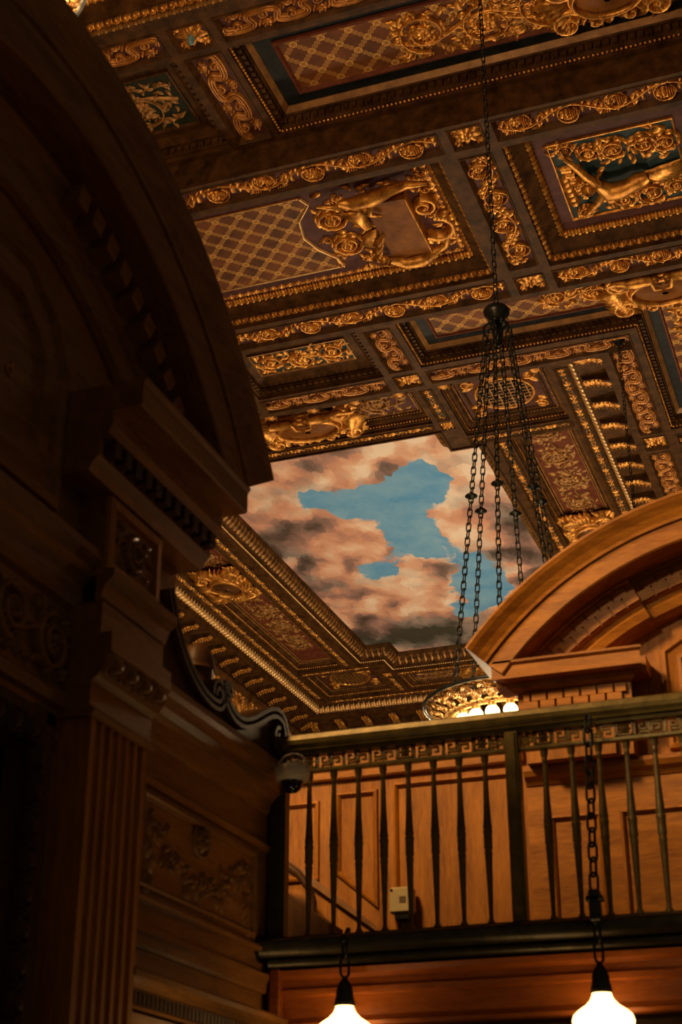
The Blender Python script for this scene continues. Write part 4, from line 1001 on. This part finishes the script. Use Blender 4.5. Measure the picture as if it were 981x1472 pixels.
r = R(); arc_sweep(r, [(2.12, 9.1), (2.12, 8.88), (2.09, 8.87), (2.08, 8.90), (1.94, 8.90), (1.93, 8.93), (1.90, 8.94), (1.88, 8.92), (1.83, 8.94), (1.81, 9.0), (1.81, 9.1)], mpF, radians(-50), radians(-24), 24); build('bed_moulding', r, M['oakx'], fped)
r = R(); arc_sweep(r, [(2.12, 9.1), (2.12, 8.93), (2.09, 8.92), (2.08, 8.95), (1.94, 8.95), (1.93, 8.98), (1.90, 8.99), (1.88, 8.97), (1.83, 8.99), (1.81, 9.05), (1.81, 9.1)], mpF, radians(-24), radians(30), 40); build('bed_moulding', r, M['oakx'], fped)
for k in range(30):
    for up in (0, 1):
        a0 = radians(-49.5) + k * .050 + (.025 if up else 0); a1 = a0 + .0445
        y = 8.885 if a1 < radians(-24) else 8.935
        if a0 < radians(-24) < a1: continue
        V = [mpF(rr, d, a) for rr in ((2.012, 2.075) if up else (1.945, 2.012)) for d in (y, y + .03) for a in (a0, a1)]
        r = R(); r.add(V, [(0, 1, 3, 2), (4, 6, 7, 5), (0, 4, 5, 1), (2, 3, 7, 6), (0, 2, 6, 4), (1, 5, 7, 3)]); build('dentil', r, M['oakx'], fped)
r = R(); P = [(-1.17, 2.72), (.27, 2.72), (.27, 3.30), (.0, 3.52), (-.9, 3.52), (-1.17, 3.36)]
psteps(r, P, [(0, 0), (.006, .04), (.03, .05), (.045, .03), (.09, .02), (.10, .045), (.125, .05), (.135, .01)], mB); build('tympanum_panel', r, M['oak'], wall_back)
# stair at the back left of the balcony
r = R(); r.prism([(-4.3, 2.48), (-3.67, 2.05), (-3.25, 1.76), (-3.25, 1.5), (-4.3, 1.5)], 8.72, 8.98, lambda p, q_, a: (p, a, q_)); st = build('stair_stringer', r, M['oakd'], wall_back)
r = R(); r.prism([(-4.0, 2.50), (-3.58, 2.19), (-3.08, 1.80), (-3.05, 1.75), (-3.58, 2.13), (-4.0, 2.44)], 9.06, 9.1, lambda p, q_, a: (p, a, q_)); build('stair_trim', r, M['yellow'], st)
sh = R(); sh.tube([(-4.2, 8.9, 2.30), (-3.72, 8.9, 2.19), (-3.60, 8.9, 2.17), (-3.52, 8.9, 2.11), (-3.45, 8.9, 2.02), (-3.42, 8.9, 1.93), (-3.42, 8.9, 1.6)], .026, 8); build('stair_handrail', sh, M['oakd'], st, True)

# ---- bronze balustrade
bl = empty('balustrade', (-1.9, 8.0, 1.50), 'bronze balcony railing with turned balusters and Greek key frieze', 'railing')
def bb(name, r, mat, smooth=False, label=None): 
    o = build(name, r, mat, bl, smooth, (1.9, -8.0, -1.50), label=label); return o
r = R(); r.prism([(-.055, 2.60), (.055, 2.60), (.06, 2.615), (.075, 2.63), (.08, 2.655), (.07, 2.685), (.04, 2.70), (-.04, 2.70), (-.07, 2.685), (-.08, 2.655), (-.075, 2.63), (-.06, 2.615)], -3.34, 3.0, lambda p, z, x: (x, 8.0 + p, z)); r.prism([(-.035, 2.575), (.035, 2.575), (.04, 2.60), (-.04, 2.60)], -3.34, 3.0, lambda p, z, x: (x, 8.0 + p, z)); bb('handrail', r, M['bronze_rail'])
for x0, x1, nm in ((-3.345, -3.235, 'bronze_black'), (-1.93, -1.85, 'bronze_rail'), (-.53, -.45, 'bronze_rail'), (.87, .95, 'bronze_rail')):
    r = R(); r.bbox(x0, x1, 7.96, 8.04, 1.50, 2.60, .008); r.bbox(x0 + .015, x1 - .015, 7.952, 7.97, 1.54, 2.575, .005); bb('post', r, M[nm])
r = R(); r.bbox(-3.34, 3.0, 7.975, 8.025, 2.472, 2.494, .004); bb('frieze_rail', r, M['bronze_rail'])
r = R(); r.bbox(-3.34, 3.0, 7.955, 8.045, 1.50, 1.545, .006); r.prism([(-.06, 1.495), (.06, 1.495), (.05, 1.52), (-.05, 1.52)], -3.34, 3.0, lambda p, z, x: (x, 8.0 + p, z)); bb('bottom_rail', r, M['bronze_black'])
r = R(); r.tube([(-3.345, 7.90, 1.475), (3.0, 7.90, 1.475)], .050, 16); r.tube([(-3.35, 7.90, 1.475), (-3.335, 7.90, 1.475)], .075, 16); r.tube([(-3.3, 7.93, 1.40), (3.0, 7.93, 1.40)], .026, 10); bb('pipe_moulding', r, M['bronze_black'], True)
bprof = [(.022, 0), (.024, .01), (.020, .02), (.013, .03), (.0125, .06), (.018, .26), (.021, .37), (.024, .385), (.019, .40), (.0265, .415), (.024, .425), (.0245, .49), (.0285, .505), (.022, .515), (.027, .53), (.0235, .545), (.018, .66), (.0135, .84), (.013, .86), (.019, .868), (.013, .876), (.019, .895), (.022, .905), (.022, .935)]
br = R(); br.lathe(bprof, n=12); pb = None
XS = [-3.10 + .1495 * k for k in range(8)] + [-1.715 + .151 * k for k in range(8)] + [-.31 + .151 * k for k in range(8)]
for x in XS:
    if pb is None: pb = build('baluster', br, M['bronze_dark'], bl, True, (x + 1.9, 0, .04))
    else: copy_obj(pb, bl, (x + 1.9, 0, .04))
# Greek key fret: bars between the two rails, with square rosettes
def fret(xa, xb):
    r = R(); z0, z1 = 2.499, 2.577; t = .0085; H = z1 - z0; Lx = xb - xa
    def bar(u0, v0, u1, v1):
        a0, a1 = sorted((xa + Lx * u0, xa + Lx * u1)); b0, b1 = sorted((z0 + H * v0, z0 + H * v1)); r.box(a0 - t / 2, a1 + t / 2, 7.988, 8.012, b0 - t / 2 if b0 == b1 else b0, b1 + t / 2 if b0 == b1 else b1)
    for a, b, c, d in ((0, 0, 0, 1), (0, 1, .42, 1), (.42, 1, .42, .38), (.16, .38, .42, .38), (.16, .38, .16, .70), (.16, .70, .28, .70), (.16, 0, .16, .18), (.16, .16, .58, .16), (.58, .16, .58, .62), (.58, .62, .84, .62), (.84, .62, .84, .30), (.72, .30, .84, .30), (.58, 1, .58, .84), (.58, .84, 1, .84), (1, 0, 1, 1), (.5, 0, .5, 1)): bar(a, b, c, d)
    bb('fret_panel', r, M['bronze_rail'])
def fret_rosette(x):
    r = R(); t = .008
    for a, b, c, d in ((-.045, -.036, .045, -.028), (-.045, .03, .045, .038), (-.045, -.036, -.037, .038), (.037, -.036, .045, .038)): r.box(x + a, x + c, 7.984, 8.014, 2.537 + b, 2.537 + d)
    q = R(); q.flower((0, 0), .036, 8, .012, 0, .35); place(r, q, (x, 7.992, 2.537), (1, 0, 0), (0, 0, 1), (0, -1, 0)); bb('fret_rosette', r, M['bronze_dark'])
for xs in ([-3.10, -2.515, -2.065], [-1.715, -1.262, -.66], [-.31, .143, .75]):
    for x in xs: fret_rosette(x)
    for x0, x1 in zip(xs, xs[1:]):
        n = max(1, round((x1 - x0 - .1) / .175)); p_ = (x1 - x0 - .10) / n
        for k in range(n): fret(x0 + .05 + k * p_ + .004, x0 + .05 + (k + 1) * p_ - .004)
    fret(xs[0] - .125, xs[0] - .052); fret(xs[-1] + .052, xs[-1] + .125)

# ---- chains
def link_mesh(Lk=.10, Wk=.034, t=.0085):
    P = []; s = Lk / 2 - Wk
    for k in range(7): a = pi * k / 6; P.append((Wk * cos(a), s + Wk * sin(a)))
    for k in range(7): a = pi + pi * k / 6; P.append((Wk * cos(a), -s + Wk * sin(a)))
    n = len(P); V = []; F = []; m = 5
    for i, (x, z) in enumerate(P):
        a = P[i - 1]; b = P[(i + 1) % n]; dx, dz = b[0] - a[0], b[1] - a[1]; l = math.hypot(dx, dz); nx, nz = -dz / l, dx / l
        for j in range(m): c, s_ = cos(2 * pi * j / m) * t, sin(2 * pi * j / m) * t; V.append((x + nx * c, s_, z + nz * c))
    for i in range(n):
        for j in range(m): F.append((i * m + j, i * m + (j + 1) % m, ((i + 1) % n) * m + (j + 1) % m, ((i + 1) % n) * m + j))
    return np.array(V), F
def chain(p0, p1, Lk=.088, Wk=.0195, t=.0062):
    V, F = link_mesh(Lk, Wk, t); a = Vector(p0); b = Vector(p1); d = b - a; L = d.length; d.normalize()
    pitch = Lk - 3.2 * t; n = max(1, int(L / pitch)); pitch = L / n
    x = d.orthogonal().normalized(); y = d.cross(x); r = R()
    for k in range(n):
        ax, ay = (x, y) if k % 2 == 0 else (y, -x); c = a + d * (pitch * (k + .5))
        W = np.outer(V[:, 0], ax) + np.outer(V[:, 1], ay) + np.outer(V[:, 2], d) + np.array(c)
        r.add(W.tolist(), F)
    return r

# ---- ring chandelier (root at the centre of the rim)
def chandelier(loc, label, chain_top, group=None, power=600, down=False):
    e = empty('chandelier', loc, label, 'chandelier', group)
    r = chain((0, 0, 3.85), (0, 0, chain_top - .12)); build('main_chain', r, M['iron'], e, True)
    r = R(); r.lathe([(.02, -.14), (.035, -.12), (.06, -.10), (.085, -.05), (.10, -.02), (.10, 0)], (0, 0, chain_top), 16); build('canopy', r, M['iron'], e, True)
    r = R(); r.lathe([(.015, 3.40), (.03, 3.43), (.02, 3.47), (.045, 3.50), (.055, 3.56), (.04, 3.61), (.035, 3.64), (.060, 3.69), (.115, 3.74), (.125, 3.78), (.10, 3.815), (.06, 3.835), (.03, 3.85), (.01, 3.87)], (0, 0, 0), 16); hub = build('hub', r, M['iron'], e, True)
    r = R()
    for k in range(6):
        a = radians(30 + 60 * k); C = [(.05, 3.60), (.09, 3.63), (.125, 3.60), (.135, 3.54), (.12, 3.49)]
        r.tube([(q_ * cos(a), q_ * sin(a), z) for q_, z in C], [.012, .014, .012, .010, .007], 6)
        r.ball((.06 * cos(a), .06 * sin(a), 3.66), .03, 8, 5)
    build('scroll_arms', r, M['iron'], hub, True)
    for k in range(6):
        a = radians(30 + 60 * k); p0 = (.12 * cos(a), .12 * sin(a), 3.50); p1 = (.52 * cos(a), .52 * sin(a), .10)
        build('chain', chain(p0, p1), M['iron'], e, True)
        t = .482; c = [p0[i] + (p1[i] - p0[i]) * t for i in range(3)]
        r = R(); r.lathe([(.008, -.035), (.02, -.022), (.052, -.008), (.056, 0), (.045, .012), (.018, .022), (.012, .04), (.006, .045)], c, 14); build('chain_disc', r, M['iron'], e, True)
        r = R(); r.tube([p1, (.60 * cos(a), .60 * sin(a), .03), (.70 * cos(a), .70 * sin(a), 0)], [.014, .02, .014], 6); r.ball((.56 * cos(a), .56 * sin(a), .085), .035, 8, 5, (1, 1, 1.6)); build('ring_arm', r, M['gold_dark'], e, True)
    r = R(); r.tube([(.755 * cos(2 * pi * k / 64), .755 * sin(2 * pi * k / 64), 0) for k in range(65)], .017, 8, False); build('rim', r, M['rim'], e, True)
    r = R(); r.tube([(.565 * cos(2 * pi * k / 64), .565 * sin(2 * pi * k / 64), -.135) for k in range(65)], .013, 8, False)
    q = R(); rn = random.Random(8); tl = t_grape(.2, .30 * 1.0)
    tile = R(); Lp = .15
    tile.spiral((.04, .03), .045, .012, 1.3, 0, .010, .006, .02); tile.spiral((.11, -.03), .045, .012, 1.3, pi, .010, .006, .02, -1)
    for j in range(4): tile.leaf((.02 + .035 * j, .06 * (-1) ** j), rn.uniform(0, 6.28), .07, .02, .02, 0, .6)
    tile.leaf((.075, -.09), pi / 2, .18, .02, .025); tile.leaf((0, -.11), .3, .08, .025, .02); tile.leaf((.15, -.11), pi - .3, .08, .025, .02); tile.leaf((.0, .1), -.3, .08, .02, .02)
    A_ = tile.arr(); nrep = 28
    for k in range(nrep):
        V = []
        for u_, v, h in A_:
            th = 2 * pi * (k + u_ / Lp) / nrep; tt = (v + .12) / .24; rr = .575 + (.745 - .575) * tt - h * .8; V.append((rr * cos(th), rr * sin(th), -.13 + .125 * tt))
        r.add(V, tile.f)
    build('basket', r, M['gold_light'], e, True)
    pbulb = None; ph = None
    for k in range(24):
        a = 2 * pi * (k + .5) / 24; c = (.555 * cos(a), .555 * sin(a), -.22)
        if pbulb is None:
            r = R(); r.ball((0, 0, 0), .058, 12, 8); pbulb = build('bulb', r, M['bulb'], e, True, c)
            r = R(); r.lathe([(.03, .045), (.034, .05), (.034, .075), (.02, .09)], n=10); ph = build('bulb_holder', r, M['gold_light'], e, True, c)
        else: copy_obj(pbulb, e, c); copy_obj(ph, e, c)
    l = bpy.data.lights.new('chandelier_light', 'AREA' if down else 'POINT'); l.energy = power; l.color = (1, .66, .32) if down else ((1, .58, .23) if power > 1100 else (1, .72, .42))
    if down: l.shape = 'DISK'; l.size = .9
    else: l.shadow_soft_size = .45
    lo = bpy.data.objects.new('chandelier_light', l); COL.objects.link(lo); lo.parent = e; lo.location = (0, 0, -.36)
    return e
chandelier((-2.66, 11.50, 3.94), 'gilt ring chandelier with lit globes on six spreading black chains', 12.4 - 3.94, None, 70)
chandelier((-2.655, 19.30, 3.54), 'chandelier hung on a single black chain from a scroll carved beam', 12.0 + .08 - 3.54, None, 1000)
chandelier((-4.08, 5.00, 6.30), 'lit chandelier beyond the big curved pediment of the dark portal', 12.4 - 6.30, None, 1250)

# ---- pendant lamps in front of the balcony
def pendant(loc, label, up):
    e = empty('pendant_lamp', loc, label, 'lamp')
    r = R(); r.lathe([(.046, .158), (.050, .140), (.060, .118), (.085, .092), (.120, .070), (.145, .048), (.154, .022), (.152, 0), (.140, -.010)], n=28); build('glass_shade', r, M['shade'], e, True)
    r = R(); r.lathe([(.052, .150), (.056, .155), (.054, .175), (.047, .20), (.044, .235), (.035, .262), (.018, .285), (.010, .30)], n=16); build('fitter', r, M['iron'], e, True)
    build('chain', chain((0, 0, .295), (0, 0, up), .10, .024, .008), M['iron'], e, True)
    return e
p1 = pendant((-2.81, 7.79, .985), 'white glass pendant lamp hung close under the bronze pipe moulding', .50)
r = R(); r.tube([(0, 0, .50), (0, .03, .53), (0, .06, .555)], .014, 8); r.ball((0, 0, .49), .03, 10, 6); build('hook', r, M['iron'], p1, True)
p2 = pendant((-1.455, 7.80, .985), 'white glass pendant lamp on a long chain past the railing balusters', .50)
r = R(); r.bbox(-.03, .03, -.03, .03, .50, .66, .008); r.bbox(-.045, .045, -.03, .03, .60, .63, .006); build('junction_case', r, M['iron'], p2)
build('upper_chain', chain((0, 0, .66), (.02, .06, 1.60), .10, .024, .008), M['iron'], p2, True)
r = R(); r.tube([(.02, .06, 1.60), (.02, .10, 1.61), (.02, .13, 1.60)], .012, 8); build('hook', r, M['iron'], p2, True)

# ---- dome security camera on the railing end
sc = empty('security_camera', (-3.13, 7.80, 2.31), 'white dome security camera at the end of the bronze railing', 'camera')
r = R(); r.lathe([(.066, .06), (.085, .065), (.098, .085), (.103, .11), (.103, .135), (.098, .145), (.05, .15), (.02, .15)], n=28); build('housing', r, M['white'], sc, True)
r = R(); r.lathe([(.003, -.006), (.03, 0), (.05, .018), (.062, .045), (.066, .065)], n=24); build('dome', r, M['blackgloss'], sc, True)
r = R(); r.tube([(.098 * cos(pi * k / 16), 0, .12 + .105 * sin(pi * k / 16)) for k in range(17)], .006, 8); build('hoop', r, M['white'], sc, True)
r = R(); r.bbox(.01, .042, -.02, .01, .145, .19, .004); build('connector', r, M['white'], sc)
r = R(); r.tube([(-.02, 0, .155), (-.02, .05, .165), (-.02, .12, .172), (-.02, .172, .172)], .018, 10); build('bracket', r, M['bronze_dark'], sc, True)

# ---- small box on the back wall
jb = empty('wall_box', (-2.87, 9.08, 1.80), 'cream coloured electrical box on a short stand by the panelled wall', 'box')
r = R(); r.bbox(-.08, .07, -.10, -.01, .04, .20, .012); build('case', r, M['cream'], jb)
r = R(); r.lathe([(.01, -.006), (.01, .002)], (0, 0, 0), 10); o = build('screw', r, M['iron'], jb, False, (-.062, -.10, .18), (radians(90), 0, 0))
r = R(); r.bbox(-.012, .03, -.103, -.098, .10, .14, .001); build('sticker', r, M['plaster'], jb)
r = R(); r.tube([(0, -.05, .05), (0, -.05, -.30)], .014, 8); r.bbox(-.05, .05, -.085, -.015, .0, .04, .006); build('stand', r, M['iron'], jb)
